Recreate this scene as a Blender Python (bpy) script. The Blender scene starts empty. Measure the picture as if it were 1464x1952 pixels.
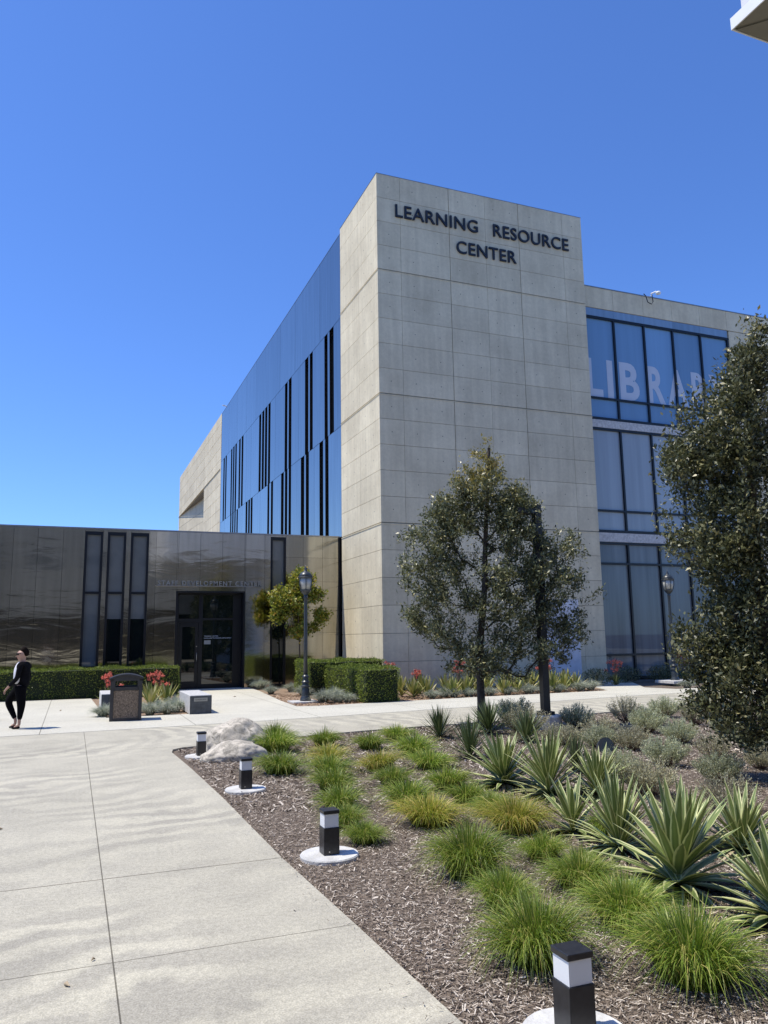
import bpy, bmesh, math, random
import numpy as np
from mathutils import Vector, Matrix
from mathutils.geometry import tessellate_polygon
random.seed(7); rng = np.random.default_rng(7)
sc = bpy.context.scene; COL = sc.collection
R = math.radians

# ------------------------------------------------ camera
cam = bpy.data.cameras.new("Camera"); co = bpy.data.objects.new("Camera", cam); COL.objects.link(co)
X0 = np.array((3739, -180, -1475.)); U = np.array((-137, 9106, -1475.)); U /= np.linalg.norm(U)
X0 -= U * X0.dot(U); X0 /= np.linalg.norm(X0); Y0 = np.cross(U, X0)
m = Matrix([list(X0), list(Y0), list(U)]).to_4x4(); m.translation = Vector((0, 0, 1.7))
co.matrix_world = m
cam.sensor_fit = 'VERTICAL'; cam.sensor_height = 36; cam.lens = 1475 / 1952 * 36
cam.clip_start = .05; cam.clip_end = 5000
sc.camera = co
# ------------------------------------------------ sky, sun, exposure
SUN = Vector((-.44, .14, 1)).normalized()
el = math.asin(SUN.z); az = math.atan2(SUN.x, SUN.y)
w = bpy.data.worlds.new("World"); sc.world = w; w.use_nodes = True
nt = w.node_tree; bg = nt.nodes['Background']
sky = nt.nodes.new('ShaderNodeTexSky'); sky.sky_type = 'NISHITA'; sky.sun_disc = False
sky.sun_elevation = el; sky.sun_rotation = az; sky.air_density = 1.0; sky.dust_density = .3; sky.ozone_density = 3.0; sky.altitude = 300
tint = nt.nodes.new('ShaderNodeMix'); tint.data_type = 'RGBA'; tint.blend_type = 'MULTIPLY'; tint.inputs[0].default_value = 1; tint.inputs[7].default_value = (.70, 1.0, 1.56, 1)
nt.links.new(sky.outputs[0], tint.inputs[6]); nt.links.new(tint.outputs[2], bg.inputs[0]); bg.inputs[1].default_value = .13
sl = bpy.data.lights.new("Sun", 'SUN'); sl.energy = 5.0; sl.angle = R(.5); sl.color = (1, .925, .79)
so = bpy.data.objects.new("Sun", sl); COL.objects.link(so); so.rotation_euler = SUN.to_track_quat('Z', 'Y').to_euler()
sc.view_settings.view_transform = 'Standard'; sc.view_settings.look = 'None'
sc.view_settings.exposure = 0.06; sc.view_settings.gamma = 1
sc.cycles.max_bounces = 7; sc.cycles.transparent_max_bounces = 8

# ------------------------------------------------ materials
def ramp(n, a, b, p0=0., p1=1.):
    r = n.new('ShaderNodeValToRGB'); e = r.color_ramp.elements
    e[0].position = p0; e[1].position = p1; e[0].color = (*a, 1); e[1].color = (*b, 1); return r
def newmat(name):
    mt = bpy.data.materials.new(name); mt.use_nodes = True
    return mt, mt.node_tree.nodes, mt.node_tree.links, mt.node_tree.nodes['Principled BSDF']
def mat(name, col, rough=.6, metal=0, spec=.5, var=.15, scale=3., bump=0., bscale=40, ior=1.5, island=0., detail=4, trans=0.):
    mt, n, l, b = newmat(name)
    b.inputs['Roughness'].default_value = rough; b.inputs['Metallic'].default_value = metal
    b.inputs['Specular IOR Level'].default_value = spec; b.inputs['IOR'].default_value = ior
    tc = n.new('ShaderNodeTexCoord'); nz = n.new('ShaderNodeTexNoise'); nz.inputs['Scale'].default_value = scale; nz.inputs['Detail'].default_value = detail
    l.new(tc.outputs['Object'], nz.inputs['Vector'])
    lo = tuple(c * (1 - var) for c in col); hi = tuple(min(1, c * (1 + var)) for c in col)
    r = ramp(n, lo, hi, .3, .7); l.new(nz.outputs['Fac'], r.inputs['Fac'])
    out = r.outputs['Color']
    if island:
        g = n.new('ShaderNodeNewGeometry'); hv = n.new('ShaderNodeHueSaturation')
        mr = n.new('ShaderNodeMapRange'); mr.inputs[3].default_value = 1 - island; mr.inputs[4].default_value = 1 + island
        l.new(g.outputs['Random Per Island'], mr.inputs[0]); l.new(mr.outputs[0], hv.inputs['Value']); l.new(out, hv.inputs['Color']); out = hv.outputs[0]
    l.new(out, b.inputs['Base Color'])
    if bump:
        n2 = n.new('ShaderNodeTexNoise'); n2.inputs['Scale'].default_value = bscale; n2.inputs['Detail'].default_value = 6
        l.new(tc.outputs['Object'], n2.inputs['Vector'])
        bp = n.new('ShaderNodeBump'); bp.inputs['Strength'].default_value = bump; bp.inputs['Distance'].default_value = .02
        l.new(n2.outputs['Fac'], bp.inputs['Height']); l.new(bp.outputs[0], b.inputs['Normal'])
    return mt
def leafmat(name, cols, rough=.45, trans=.25, spec=.5):
    mt, n, l, b = newmat(name)
    g = n.new('ShaderNodeNewGeometry'); r = n.new('ShaderNodeValToRGB')
    e = r.color_ramp.elements
    while len(e) < len(cols): e.new(.5)
    for i, (p, c) in enumerate(cols): e[i].position = p; e[i].color = (*c, 1)
    l.new(g.outputs['Random Per Island'], r.inputs['Fac'])
    oi = n.new('ShaderNodeObjectInfo'); hv = n.new('ShaderNodeHueSaturation')
    mr = n.new('ShaderNodeMapRange'); mr.inputs[3].default_value = .85; mr.inputs[4].default_value = 1.15
    l.new(oi.outputs['Random'], mr.inputs[0]); l.new(mr.outputs[0], hv.inputs['Value']); l.new(r.outputs[0], hv.inputs['Color'])
    l.new(hv.outputs[0], b.inputs['Base Color'])
    b.inputs['Roughness'].default_value = rough; b.inputs['Specular IOR Level'].default_value = spec
    if trans:
        t = n.new('ShaderNodeBsdfTranslucent'); mx = n.new('ShaderNodeMixShader'); mx.inputs[0].default_value = trans
        l.new(hv.outputs[0], t.inputs[0]); l.new(b.outputs[0], mx.inputs[1]); l.new(t.outputs[0], mx.inputs[2])
        l.new(mx.outputs[0], n['Material Output'].inputs[0])
    return mt
def glassmat(name, col, rough, ior, amt):
    mt = mat(name, col, rough, ior=ior, var=amt, scale=1.3)
    n, l = mt.node_tree.nodes, mt.node_tree.links; nz = next(q for q in n if q.type == 'TEX_NOISE'); tc = next(q for q in n if q.type == 'TEX_COORD')
    mp = n.new('ShaderNodeMapping'); mp.inputs['Scale'].default_value = (3.2, 1, .12); l.new(tc.outputs['Object'], mp.inputs[0]); l.new(mp.outputs[0], nz.inputs['Vector'])
    b = n['Principled BSDF']; src = b.inputs['Base Color'].links[0].from_socket; oi = n.new('ShaderNodeObjectInfo'); mr = n.new('ShaderNodeMapRange'); mr.inputs[3].default_value = .82; mr.inputs[4].default_value = 1.12
    hv = n.new('ShaderNodeHueSaturation'); l.new(oi.outputs['Random'], mr.inputs[0]); l.new(mr.outputs[0], hv.inputs['Value']); l.new(src, hv.inputs['Color']); l.new(hv.outputs[0], b.inputs['Base Color'])
    return mt
def concrete(name, a, b_, attr=True):
    mt, n, l, b = newmat(name); b.inputs['Roughness'].default_value = .85; b.inputs['Specular IOR Level'].default_value = .25
    tc = n.new('ShaderNodeTexCoord')
    n1 = n.new('ShaderNodeTexNoise'); n1.inputs['Scale'].default_value = .9; n1.inputs['Detail'].default_value = 8; n1.inputs['Roughness'].default_value = .62
    l.new(tc.outputs['Object'], n1.inputs['Vector'])
    r = ramp(n, a, b_, .32, .68); l.new(n1.outputs['Fac'], r.inputs['Fac'])
    # vertical weather streaks
    mp = n.new('ShaderNodeMapping'); mp.inputs['Scale'].default_value = (3.2, 3.2, .22); l.new(tc.outputs['Object'], mp.inputs[0])
    n2 = n.new('ShaderNodeTexNoise'); n2.inputs['Scale'].default_value = 1.6; n2.inputs['Detail'].default_value = 6; l.new(mp.outputs[0], n2.inputs['Vector'])
    r2 = ramp(n, (.92, .92, .91), (1.04, 1.04, 1.03), .35, .65); l.new(n2.outputs['Fac'], r2.inputs['Fac'])
    m1 = n.new('ShaderNodeMix'); m1.data_type = 'RGBA'; m1.blend_type = 'MULTIPLY'; m1.inputs[0].default_value = 1
    l.new(r.outputs[0], m1.inputs[6]); l.new(r2.outputs[0], m1.inputs[7]); out = m1.outputs[2]
    n3 = n.new('ShaderNodeTexNoise'); n3.inputs['Scale'].default_value = 9; n3.inputs['Detail'].default_value = 10; n3.inputs['Roughness'].default_value = .7; l.new(tc.outputs['Object'], n3.inputs['Vector'])
    r3 = ramp(n, (.93, .93, .93), (1.05, 1.05, 1.05), .35, .65); l.new(n3.outputs['Fac'], r3.inputs['Fac'])
    m2 = n.new('ShaderNodeMix'); m2.data_type = 'RGBA'; m2.blend_type = 'MULTIPLY'; m2.inputs[0].default_value = 1
    l.new(out, m2.inputs[6]); l.new(r3.outputs[0], m2.inputs[7]); out = m2.outputs[2]
    if attr:
        g = n.new('ShaderNodeNewGeometry'); mr = n.new('ShaderNodeMapRange'); mr.inputs[3].default_value = .93; mr.inputs[4].default_value = 1.05
        l.new(g.outputs['Random Per Island'], mr.inputs[0]); hv = n.new('ShaderNodeHueSaturation'); l.new(mr.outputs[0], hv.inputs['Value']); l.new(out, hv.inputs['Color']); out = hv.outputs[0]
    l.new(out, b.inputs['Base Color'])
    bp = n.new('ShaderNodeBump'); bp.inputs['Strength'].default_value = .35; bp.inputs['Distance'].default_value = .01
    l.new(n3.outputs['Fac'], bp.inputs['Height']); l.new(bp.outputs[0], b.inputs['Normal'])
    return mt
def pavement(name, base, lines, stains=True):
    """lines: (axis 0/1, position, half width) saw-cut joints"""
    mt, n, l, b = newmat(name); b.inputs['Roughness'].default_value = .8; b.inputs['Specular IOR Level'].default_value = .3
    tc = n.new('ShaderNodeTexCoord'); O = tc.outputs['Object']
    def noise(s, d, r=.5):
        q = n.new('ShaderNodeTexNoise'); q.inputs['Scale'].default_value = s; q.inputs['Detail'].default_value = d; q.inputs['Roughness'].default_value = r; l.new(O, q.inputs['Vector']); return q.outputs['Fac']
    def mul(x, y, f=1, mode='MULTIPLY'):
        q = n.new('ShaderNodeMix'); q.data_type = 'RGBA'; q.blend_type = mode
        if isinstance(f, (int, float)): q.inputs[0].default_value = f
        else: l.new(f, q.inputs[0])
        l.new(x, q.inputs[6])
        if isinstance(y, tuple): q.inputs[7].default_value = (*y, 1)
        else: l.new(y, q.inputs[7])
        return q.outputs[2]
    r = ramp(n, tuple(c * .93 for c in base), tuple(c * 1.06 for c in base), .35, .65); l.new(noise(.6, 6), r.inputs['Fac']); out = r.outputs[0]
    sp = ramp(n, (.80, .80, .79), (1.18, 1.18, 1.18), .38, .62); l.new(noise(95, 2, .8), sp.inputs['Fac']); out = mul(out, sp.outputs[0])
    sq = ramp(n, (.9, .9, .9), (1.08, 1.08, 1.08), .4, .6); l.new(noise(28, 3, .7), sq.inputs['Fac']); out = mul(out, sq.outputs[0])
    if stains:
        mp = n.new('ShaderNodeMapping'); mp.inputs['Location'].default_value = (.8, -14.5, 0); l.new(O, mp.inputs[0])
        wv = n.new('ShaderNodeTexWave'); wv.wave_type = 'RINGS'; wv.rings_direction = 'Z'; wv.inputs['Scale'].default_value = .75; wv.inputs['Distortion'].default_value = 12; wv.inputs['Detail'].default_value = 4; wv.inputs['Detail Scale'].default_value = .8; wv.inputs['Detail Roughness'].default_value = .62
        l.new(mp.outputs[0], wv.inputs['Vector'])
        wr = ramp(n, (.85, .85, .865), (1.14, 1.14, 1.12), .25, .8); l.new(wv.outputs['Fac'], wr.inputs['Fac'])
        mk = ramp(n, (.04, .04, .04), (1, 1, 1), .43, .6); l.new(noise(.35, 3), mk.inputs['Fac'])
        out = mul(out, wr.outputs[0], mk.outputs[0])
        bl = ramp(n, (.9, .9, .9), (1.04, 1.04, 1.03), .38, .55); l.new(noise(1.7, 7, .65), bl.inputs['Fac']); out = mul(out, bl.outputs[0], .8)
    sx = n.new('ShaderNodeSeparateXYZ'); l.new(O, sx.inputs[0])
    tot = None
    for ax, pos, hw in lines:
        q = n.new('ShaderNodeMath'); q.operation = 'COMPARE'; l.new(sx.outputs[ax], q.inputs[0]); q.inputs[1].default_value = pos; q.inputs[2].default_value = hw
        if tot is None: tot = q.outputs[0]
        else:
            a = n.new('ShaderNodeMath'); a.operation = 'MAXIMUM'; l.new(tot, a.inputs[0]); l.new(q.outputs[0], a.inputs[1]); tot = a.outputs[0]
    if tot is not None: out = mul(out, (.32, .31, .29), tot)
    l.new(out, b.inputs['Base Color'])
    bp = n.new('ShaderNodeBump'); bp.inputs['Strength'].default_value = .5; bp.inputs['Distance'].default_value = .004
    l.new(noise(110, 3, .7), bp.inputs['Height']); l.new(bp.outputs[0], b.inputs['Normal'])
    return mt
def steelmat(name, col, rough, wave, sc1=(.35, .35, 1.3)):
    mt, n, l, b = newmat(name); b.inputs['Metallic'].default_value = 1; b.inputs['Roughness'].default_value = rough
    tc = n.new('ShaderNodeTexCoord'); mp = n.new('ShaderNodeMapping'); mp.inputs['Scale'].default_value = sc1; l.new(tc.outputs['Object'], mp.inputs[0])
    nz = n.new('ShaderNodeTexNoise'); nz.inputs['Scale'].default_value = 1.6; nz.inputs['Detail'].default_value = 3; nz.inputs['Roughness'].default_value = .45; nz.inputs['Distortion'].default_value = .6
    l.new(mp.outputs[0], nz.inputs['Vector'])
    bp = n.new('ShaderNodeBump'); bp.inputs['Strength'].default_value = 1; bp.inputs['Distance'].default_value = wave
    l.new(nz.outputs['Fac'], bp.inputs['Height']); l.new(bp.outputs[0], b.inputs['Normal'])
    g = n.new('ShaderNodeNewGeometry'); mr = n.new('ShaderNodeMapRange'); mr.inputs[3].default_value = .88; mr.inputs[4].default_value = 1.08
    l.new(g.outputs['Random Per Island'], mr.inputs[0]); hv = n.new('ShaderNodeHueSaturation'); hv.inputs['Color'].default_value = (*col, 1); l.new(mr.outputs[0], hv.inputs['Value'])
    n2 = n.new('ShaderNodeTexNoise'); n2.inputs['Scale'].default_value = 2.2; n2.inputs['Detail'].default_value = 5
    mp2 = n.new('ShaderNodeMapping'); mp2.inputs['Scale'].default_value = (2.5, 2.5, .18); l.new(tc.outputs['Object'], mp2.inputs[0]); l.new(mp2.outputs[0], n2.inputs['Vector'])
    rr = ramp(n, (.9, .9, .9), (1.08, 1.08, 1.08), .35, .7); l.new(n2.outputs['Fac'], rr.inputs['Fac'])
    mx = n.new('ShaderNodeMix'); mx.data_type = 'RGBA'; mx.blend_type = 'MULTIPLY'; mx.inputs[0].default_value = 1
    l.new(hv.outputs[0], mx.inputs[6]); l.new(rr.outputs[0], mx.inputs[7]); l.new(mx.outputs[2], b.inputs['Base Color'])
    return mt

M = {}
M['conc'] = concrete('board_formed_concrete', (.57, .507, .37), (.69, .622, .46))
M['conc_dark'] = mat('joint_concrete', (.28, .265, .23), .9)
M['tie'] = mat('tie_hole', (.16, .155, .14), .9)
M['steel'] = steelmat('stainless_cladding', (.46, .44, .385), .10, .008)
M['blue'] = steelmat('facade_cladding', (.41, .36, .31), .15, .005, (.3, .3, .2))
M['strip'] = steelmat('metal_trim', (.38, .37, .36), .3, .002)
M['frame'] = mat('dark_frame', (.004, .006, .010), .35, spec=.4)
M['deep'] = mat('dark_recess', (.01, .013, .018), .6)
M['glass_dark'] = mat('dark_glass', (.004, .008, .008), .015, ior=1.75, var=0)
M['glass_side'] = mat('slit_glass', (.004, .006, .01), .03, ior=1.5, var=0, spec=.25)
M['glass_grey'] = mat('blind_glass', (.13, .14, .14), .02, ior=1.6, var=.06)
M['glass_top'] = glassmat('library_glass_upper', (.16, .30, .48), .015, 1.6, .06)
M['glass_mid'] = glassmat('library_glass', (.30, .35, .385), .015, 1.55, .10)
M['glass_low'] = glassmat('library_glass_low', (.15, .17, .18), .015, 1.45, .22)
M['film'] = mat('frosted_lettering', (.50, .55, .63), .25, var=.03)
M['letter'] = mat('black_letters', (.012, .014, .022), .45)
M['white'] = mat('white_paint', (.78, .80, .80), .5, var=.04)
M['white_wall'] = mat('white_wall', (.62, .63, .66), .6, var=.05)
M['soffit'] = mat('soffit_panel', (.22, .21, .17), .7, var=.06)
M['grey_wall'] = concrete('grey_hall_wall', (.22, .22, .215), (.29, .29, .28), False)
M['tan_wall'] = concrete('tan_hall_wall', (.42, .38, .30), (.5, .46, .37), False)
M['brown'] = mat('shade_brown_colonnade', (.018, .014, .010), .6, var=.3, scale=.4)  # overhang shade put into the colour of the added hall's foot
M['post'] = mat('black_powder_coat', (.018, .018, .02), .38, var=.3, scale=30)
M['diffuser'] = mat('white_diffuser', (.72, .74, .76), .35, var=.04)
M['pad'] = mat('white_concrete_pad', (.56, .56, .54), .8, var=.22, scale=7, bump=.4, detail=9)
M['lamp'] = mat('dark_green_iron', (.028, .036, .042), .38, var=.25, scale=20, spec=.6)
M['lampglass'] = mat('lantern_glass', (.42, .42, .38), .25, var=.1, spec=.7)
M['aggregate'] = mat('pebble_panel', (.20, .15, .105), .8, var=.85, scale=85, bump=.6, bscale=85, detail=1)
M['bin'] = mat('bin_plastic', (.03, .03, .034), .4, var=.2, scale=15)
M['bench_top'] = mat('bench_concrete', (.5, .5, .49), .8, var=.2, scale=14, bump=.3)
M['bench_side'] = mat('bench_face', (.08, .085, .088), .8, var=.3, scale=10, bump=.3)
M['plaque'] = mat('plaque_metal', (.36, .36, .34), .4, metal=.4)
M['bark'] = mat('bark', (.065, .052, .04), .9, var=.4, scale=18, bump=.8, bscale=35)
M['mulchbase'] = mat('mulch_base', (.15, .118, .09), .95, var=.6, scale=30, bump=1., bscale=60, detail=8)
M['chips'] = leafmat('mulch_chips', [(0, (.04, .028, .022)), (.3, (.15, .117, .093)), (.7, (.34, .285, .23)), (1, (.66, .60, .52))], .85, 0, .2)
M['tanchips'] = leafmat('tan_chips', [(0, (.16, .10, .06)), (.5, (.34, .23, .15)), (1, (.5, .38, .27))], .85, 0, .2)
M['oak'] = leafmat('oak_leaf', [(0, (.04, .052, .02)), (.5, (.125, .14, .06)), (.85, (.23, .24, .12)), (1, (.42, .38, .17))], .42, .22, .6)
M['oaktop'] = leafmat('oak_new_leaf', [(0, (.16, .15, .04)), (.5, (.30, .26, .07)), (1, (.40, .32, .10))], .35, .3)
M['maple'] = leafmat('maple_leaf', [(0, (.09, .13, .015)), (.5, (.26, .30, .03)), (.85, (.42, .39, .05)), (1, (.5, .32, .08))], .45, .3)
M['hedge'] = leafmat('hedge_leaf', [(0, (.05, .085, .01)), (.6, (.20, .27, .028)), (1, (.38, .44, .07))], .45, .25)
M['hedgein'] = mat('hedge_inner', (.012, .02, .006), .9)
M['grass'] = leafmat('tuft_blade', [(0, (.09, .16, .018)), (.5, (.20, .30, .035)), (.8, (.34, .42, .07)), (1, (.55, .48, .16))], .45, .35)
M['grassy'] = leafmat('yellow_tuft_blade', [(0, (.13, .19, .02)), (.4, (.30, .34, .045)), (.75, (.48, .44, .09)), (1, (.66, .48, .18))], .45, .35)
M['fescue'] = leafmat('fescue_blade', [(0, (.16, .21, .15)), (.5, (.36, .40, .32)), (1, (.6, .6, .48))], .6, .25)
M['shrub'] = leafmat('shrub_leaf', [(0, (.22, .26, .14)), (.5, (.50, .54, .33)), (1, (.76, .78, .55))], .6, .32)
M['shrub_b'] = leafmat('browner_shrub_leaf', [(0, (.21, .21, .12)), (.5, (.47, .46, .29)), (1, (.72, .69, .48))], .6, .32)
M['twig'] = mat('shrub_twig', (.10, .065, .055), .9, var=.4, scale=20)
M['flower'] = leafmat('coral_flower', [(0, (.45, .07, .05)), (.5, (.75, .18, .12)), (1, (.85, .36, .26))], .5, .2)
M['stalk'] = mat('flower_stalk', (.12, .085, .06), .8)
M['aloe'] = leafmat('aloe_leaf', [(0, (.09, .13, .03)), (.5, (.26, .28, .07)), (.8, (.42, .38, .12)), (1, (.5, .45, .24))], .5, .2)
M['yucca'] = leafmat('yucca_leaf', [(0, (.035, .055, .02)), (.6, (.09, .13, .045)), (1, (.24, .28, .13))], .4, .1)
M['deadleaf'] = leafmat('dead_leaf', [(0, (.25, .19, .12)), (1, (.5, .42, .3))], .8, .1)
M['spotlight'] = mat('spotlight_metal', (.05, .06, .075), .35, var=.2)
M['spotglass'] = mat('spotlight_glass', (.03, .045, .06), .05, spec=.8)
def agavemat():
    mt, n, l, b = newmat('variegated_agave')
    uv = n.new('ShaderNodeUVMap'); sx = n.new('ShaderNodeSeparateXYZ'); l.new(uv.outputs[0], sx.inputs[0])
    r = n.new('ShaderNodeValToRGB'); e = r.color_ramp.elements
    pts = [(0, (.58, .59, .30)), (.13, (.54, .56, .27)), (.23, (.13, .18, .055)), (.5, (.18, .235, .07)), (.77, (.13, .18, .055)), (.87, (.54, .56, .27)), (1, (.58, .59, .30))]
    while len(e) < len(pts): e.new(.5)
    for i, (p, c) in enumerate(pts): e[i].position = p; e[i].color = (*c, 1)
    l.new(sx.outputs[0], r.inputs[0])
    g = n.new('ShaderNodeNewGeometry'); mr = n.new('ShaderNodeMapRange'); mr.inputs[3].default_value = .8; mr.inputs[4].default_value = 1.2
    l.new(g.outputs['Random Per Island'], mr.inputs[0]); hv = n.new('ShaderNodeHueSaturation'); l.new(mr.outputs[0], hv.inputs['Value']); l.new(r.outputs[0], hv.inputs['Color'])
    l.new(hv.outputs[0], b.inputs['Base Color']); b.inputs['Roughness'].default_value = .42
    return mt
M['agave'] = agavemat()
def graniteish():
    mt, n, l, b = newmat('pale_granite'); b.inputs['Roughness'].default_value = .85
    tc = n.new('ShaderNodeTexCoord')
    v = n.new('ShaderNodeTexNoise'); v.inputs['Scale'].default_value = 7; v.inputs['Detail'].default_value = 12; v.inputs['Roughness'].default_value = .75; v.inputs['Distortion'].default_value = 1.2; l.new(tc.outputs['Object'], v.inputs['Vector'])
    r = n.new('ShaderNodeValToRGB'); e = r.color_ramp.elements; e[0].position = .34; e[0].color = (.13, .12, .10, 1); e[1].position = .58; e[1].color = (.60, .55, .46, 1)
    k = e.new(.46); k.color = (.38, .35, .29, 1)
    l.new(v.outputs['Fac'], r.inputs[0]); l.new(r.outputs[0], b.inputs['Base Color'])
    bp = n.new('ShaderNodeBump'); bp.inputs['Strength'].default_value = .7; bp.inputs['Distance'].default_value = .012; l.new(v.outputs['Fac'], bp.inputs['Height']); l.new(bp.outputs[0], b.inputs['Normal'])
    return mt
M['granite'] = graniteish()

# ------------------------------------------------ helpers
class MB:
    def __init__(s): s.v = []; s.f = []; s.m = []
    def face(s, pts, mi=0):
        k = len(s.v); s.v += [tuple(p) for p in pts]; s.f.append(tuple(range(k, k + len(pts)))); s.m.append(mi)
    def box(s, x0, x1, y0, y1, z0, z1, mi=0):
        k = len(s.v)
        s.v += [(x0, y0, z0), (x1, y0, z0), (x1, y1, z0), (x0, y1, z0), (x0, y0, z1), (x1, y0, z1), (x1, y1, z1), (x0, y1, z1)]
        for q in ((0, 3, 2, 1), (4, 5, 6, 7), (0, 1, 5, 4), (1, 2, 6, 5), (2, 3, 7, 6), (3, 0, 4, 7)): s.f.append(tuple(k + i for i in q)); s.m.append(mi)
        return s
    def tube(s, pts, rad, n=6, mi=0, cap=True):
        pts = [Vector(p) for p in pts]
        if not hasattr(rad, '__len__'): rad = [rad] * len(pts)
        k0 = len(s.v)
        for i, p in enumerate(pts):
            d = (pts[min(i + 1, len(pts) - 1)] - pts[max(i - 1, 0)])
            if d.length < 1e-9: d = Vector((0, 0, 1))
            q = d.normalized(); a = q.cross(Vector((0, 0, 1)) if abs(q.z) < .9 else Vector((1, 0, 0))).normalized(); b = q.cross(a)
            for j in range(n):
                t = 2 * math.pi * j / n; s.v.append(tuple(p + (a * math.cos(t) + b * math.sin(t)) * rad[i]))
        for i in range(len(pts) - 1):
            for j in range(n):
                a, b = k0 + i * n + j, k0 + i * n + (j + 1) % n
                s.f.append((a, b, b + n, a + n)); s.m.append(mi)
        if cap:
            s.f.append(tuple(k0 + j for j in range(n))); s.m.append(mi)
            s.f.append(tuple(k0 + (len(pts) - 1) * n + j for j in range(n))[::-1]); s.m.append(mi)
        return s
    def lathe(s, prof, n=20, c=(0, 0), mi=0):
        k = len(s.v)
        for r, z in prof:
            for j in range(n): t = 2 * math.pi * (j + .5) / n; s.v.append((c[0] + r * math.cos(t), c[1] + r * math.sin(t), z))
        for i in range(len(prof) - 1):
            for j in range(n):
                a, b = k + i * n + j, k + i * n + (j + 1) % n; s.f.append((a, b, b + n, a + n)); s.m.append(mi)
        s.f.append(tuple(k + j for j in range(n))[::-1]); s.m.append(mi)
        s.f.append(tuple(k + (len(prof) - 1) * n + j for j in range(n))); s.m.append(mi)
        return s
    def build(s, name, mats, parent=None, smooth=False, bevel=0, loc=None):
        me = bpy.data.meshes.new(name); me.from_pydata(s.v, [], s.f)
        if not isinstance(mats, (list, tuple)): mats = [mats]
        for q in mats: me.materials.append(q)
        me.polygons.foreach_set('material_index', s.m)
        if smooth: me.polygons.foreach_set('use_smooth', [True] * len(s.f))
        me.update()
        o = bpy.data.objects.new(name, me); COL.objects.link(o)
        if bevel:
            b = o.modifiers.new('bevel', 'BEVEL'); b.width = bevel; b.segments = 2; b.limit_method = 'ANGLE'
        if parent: o.parent = parent
        if loc: o.location = loc
        return o
def npmesh(name, V, F, mats, mi=None, uv=None, smooth=False, recalc=False):
    """V (n,3), F (m,4) quads"""
    me = bpy.data.meshes.new(name)
    me.vertices.add(len(V)); me.vertices.foreach_set('co', np.asarray(V, np.float32).ravel())
    k = F.shape[1]
    me.loops.add(F.size); me.loops.foreach_set('vertex_index', F.astype(np.int32).ravel())
    me.polygons.add(len(F)); me.polygons.foreach_set('loop_start', np.arange(0, F.size, k, dtype=np.int32)); me.polygons.foreach_set('loop_total', np.full(len(F), k, np.int32))
    for q in (mats if isinstance(mats, (list, tuple)) else [mats]): me.materials.append(q)
    if mi is not None: me.polygons.foreach_set('material_index', mi.astype(np.int32))
    if smooth: me.polygons.foreach_set('use_smooth', np.ones(len(F), bool))
    if uv is not None:
        u = me.uv_layers.new(name='UVMap'); u.data.foreach_set('uv', uv.astype(np.float32).ravel())
    me.update(calc_edges=True); me.validate()
    return me
def add(name, me, parent=None, loc=None, rz=0, s=1):
    o = bpy.data.objects.new(name, me); COL.objects.link(o)
    if parent: o.parent = parent
    if loc is not None: o.location = loc
    o.rotation_euler.z = rz; o.scale = (s, s, s) if not hasattr(s, '__len__') else s
    return o
def tag(o, label=None, cat=None, group=None, kind=None):
    if label: o['label'] = label
    if cat: o['category'] = cat
    if group: o['group'] = group
    if kind: o['kind'] = kind
    return o
def thing(name, label, cat, loc=(0, 0, 0), rz=0, group=None):
    o = bpy.data.objects.new(name, None); COL.objects.link(o); o.location = loc; o.rotation_euler.z = rz; o.empty_display_size = .2
    return tag(o, label, cat, group)
def leaf_quads(P, D, L, W, fold=.25):
    """rhombic leaves: P base points, D directions (unit), L lengths, W widths"""
    n = len(P); A = rng.normal(size=(n, 3)); S = np.cross(D, A); S /= np.linalg.norm(S, axis=1)[:, None] + 1e-9
    N = np.cross(D, S); L = np.broadcast_to(L, n)[:, None]; W = np.broadcast_to(W, n)[:, None]
    mid = P + D * L * .5 + N * W * fold
    V = np.stack([P, mid + S * W * .5, P + D * L, mid - S * W * .5], 1).reshape(-1, 3)
    return V, np.arange(n * 4).reshape(n, 4)
def unit(a): return a / (np.linalg.norm(a, axis=-1, keepdims=True) + 1e-9)
def text_mesh(txt, bbox, y, depth, bold=0., sp=1.):
    """text facing -Y fitted to bbox x0,x1,z0,z1 at plane y (front), thickness depth"""
    c = bpy.data.curves.new('t', 'FONT'); c.body = txt; c.size = 1; c.extrude = .5; c.offset = bold; c.space_character = sp; c.resolution_u = 4
    o = bpy.data.objects.new('t', c); COL.objects.link(o)
    dg = bpy.context.evaluated_depsgraph_get(); dg.update()
    me = bpy.data.meshes.new_from_object(o.evaluated_get(dg)); bpy.data.objects.remove(o); bpy.data.curves.remove(c)
    a = np.array([v.co[:] for v in me.vertices]); mn, mx = a.min(0), a.max(0)
    x0, x1, z0, z1 = bbox
    for v in me.vertices:
        q = v.co; v.co = (x0 + (q.x - mn[0]) / (mx[0] - mn[0]) * (x1 - x0), y + (1 - (q.z - mn[2]) / (mx[2] - mn[2])) * depth, z0 + (q.y - mn[1]) / (mx[1] - mn[1]) * (z1 - z0))
    me.materials.clear(); me.update(); return me
def struct(o): o['kind'] = 'structure'; return o

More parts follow.
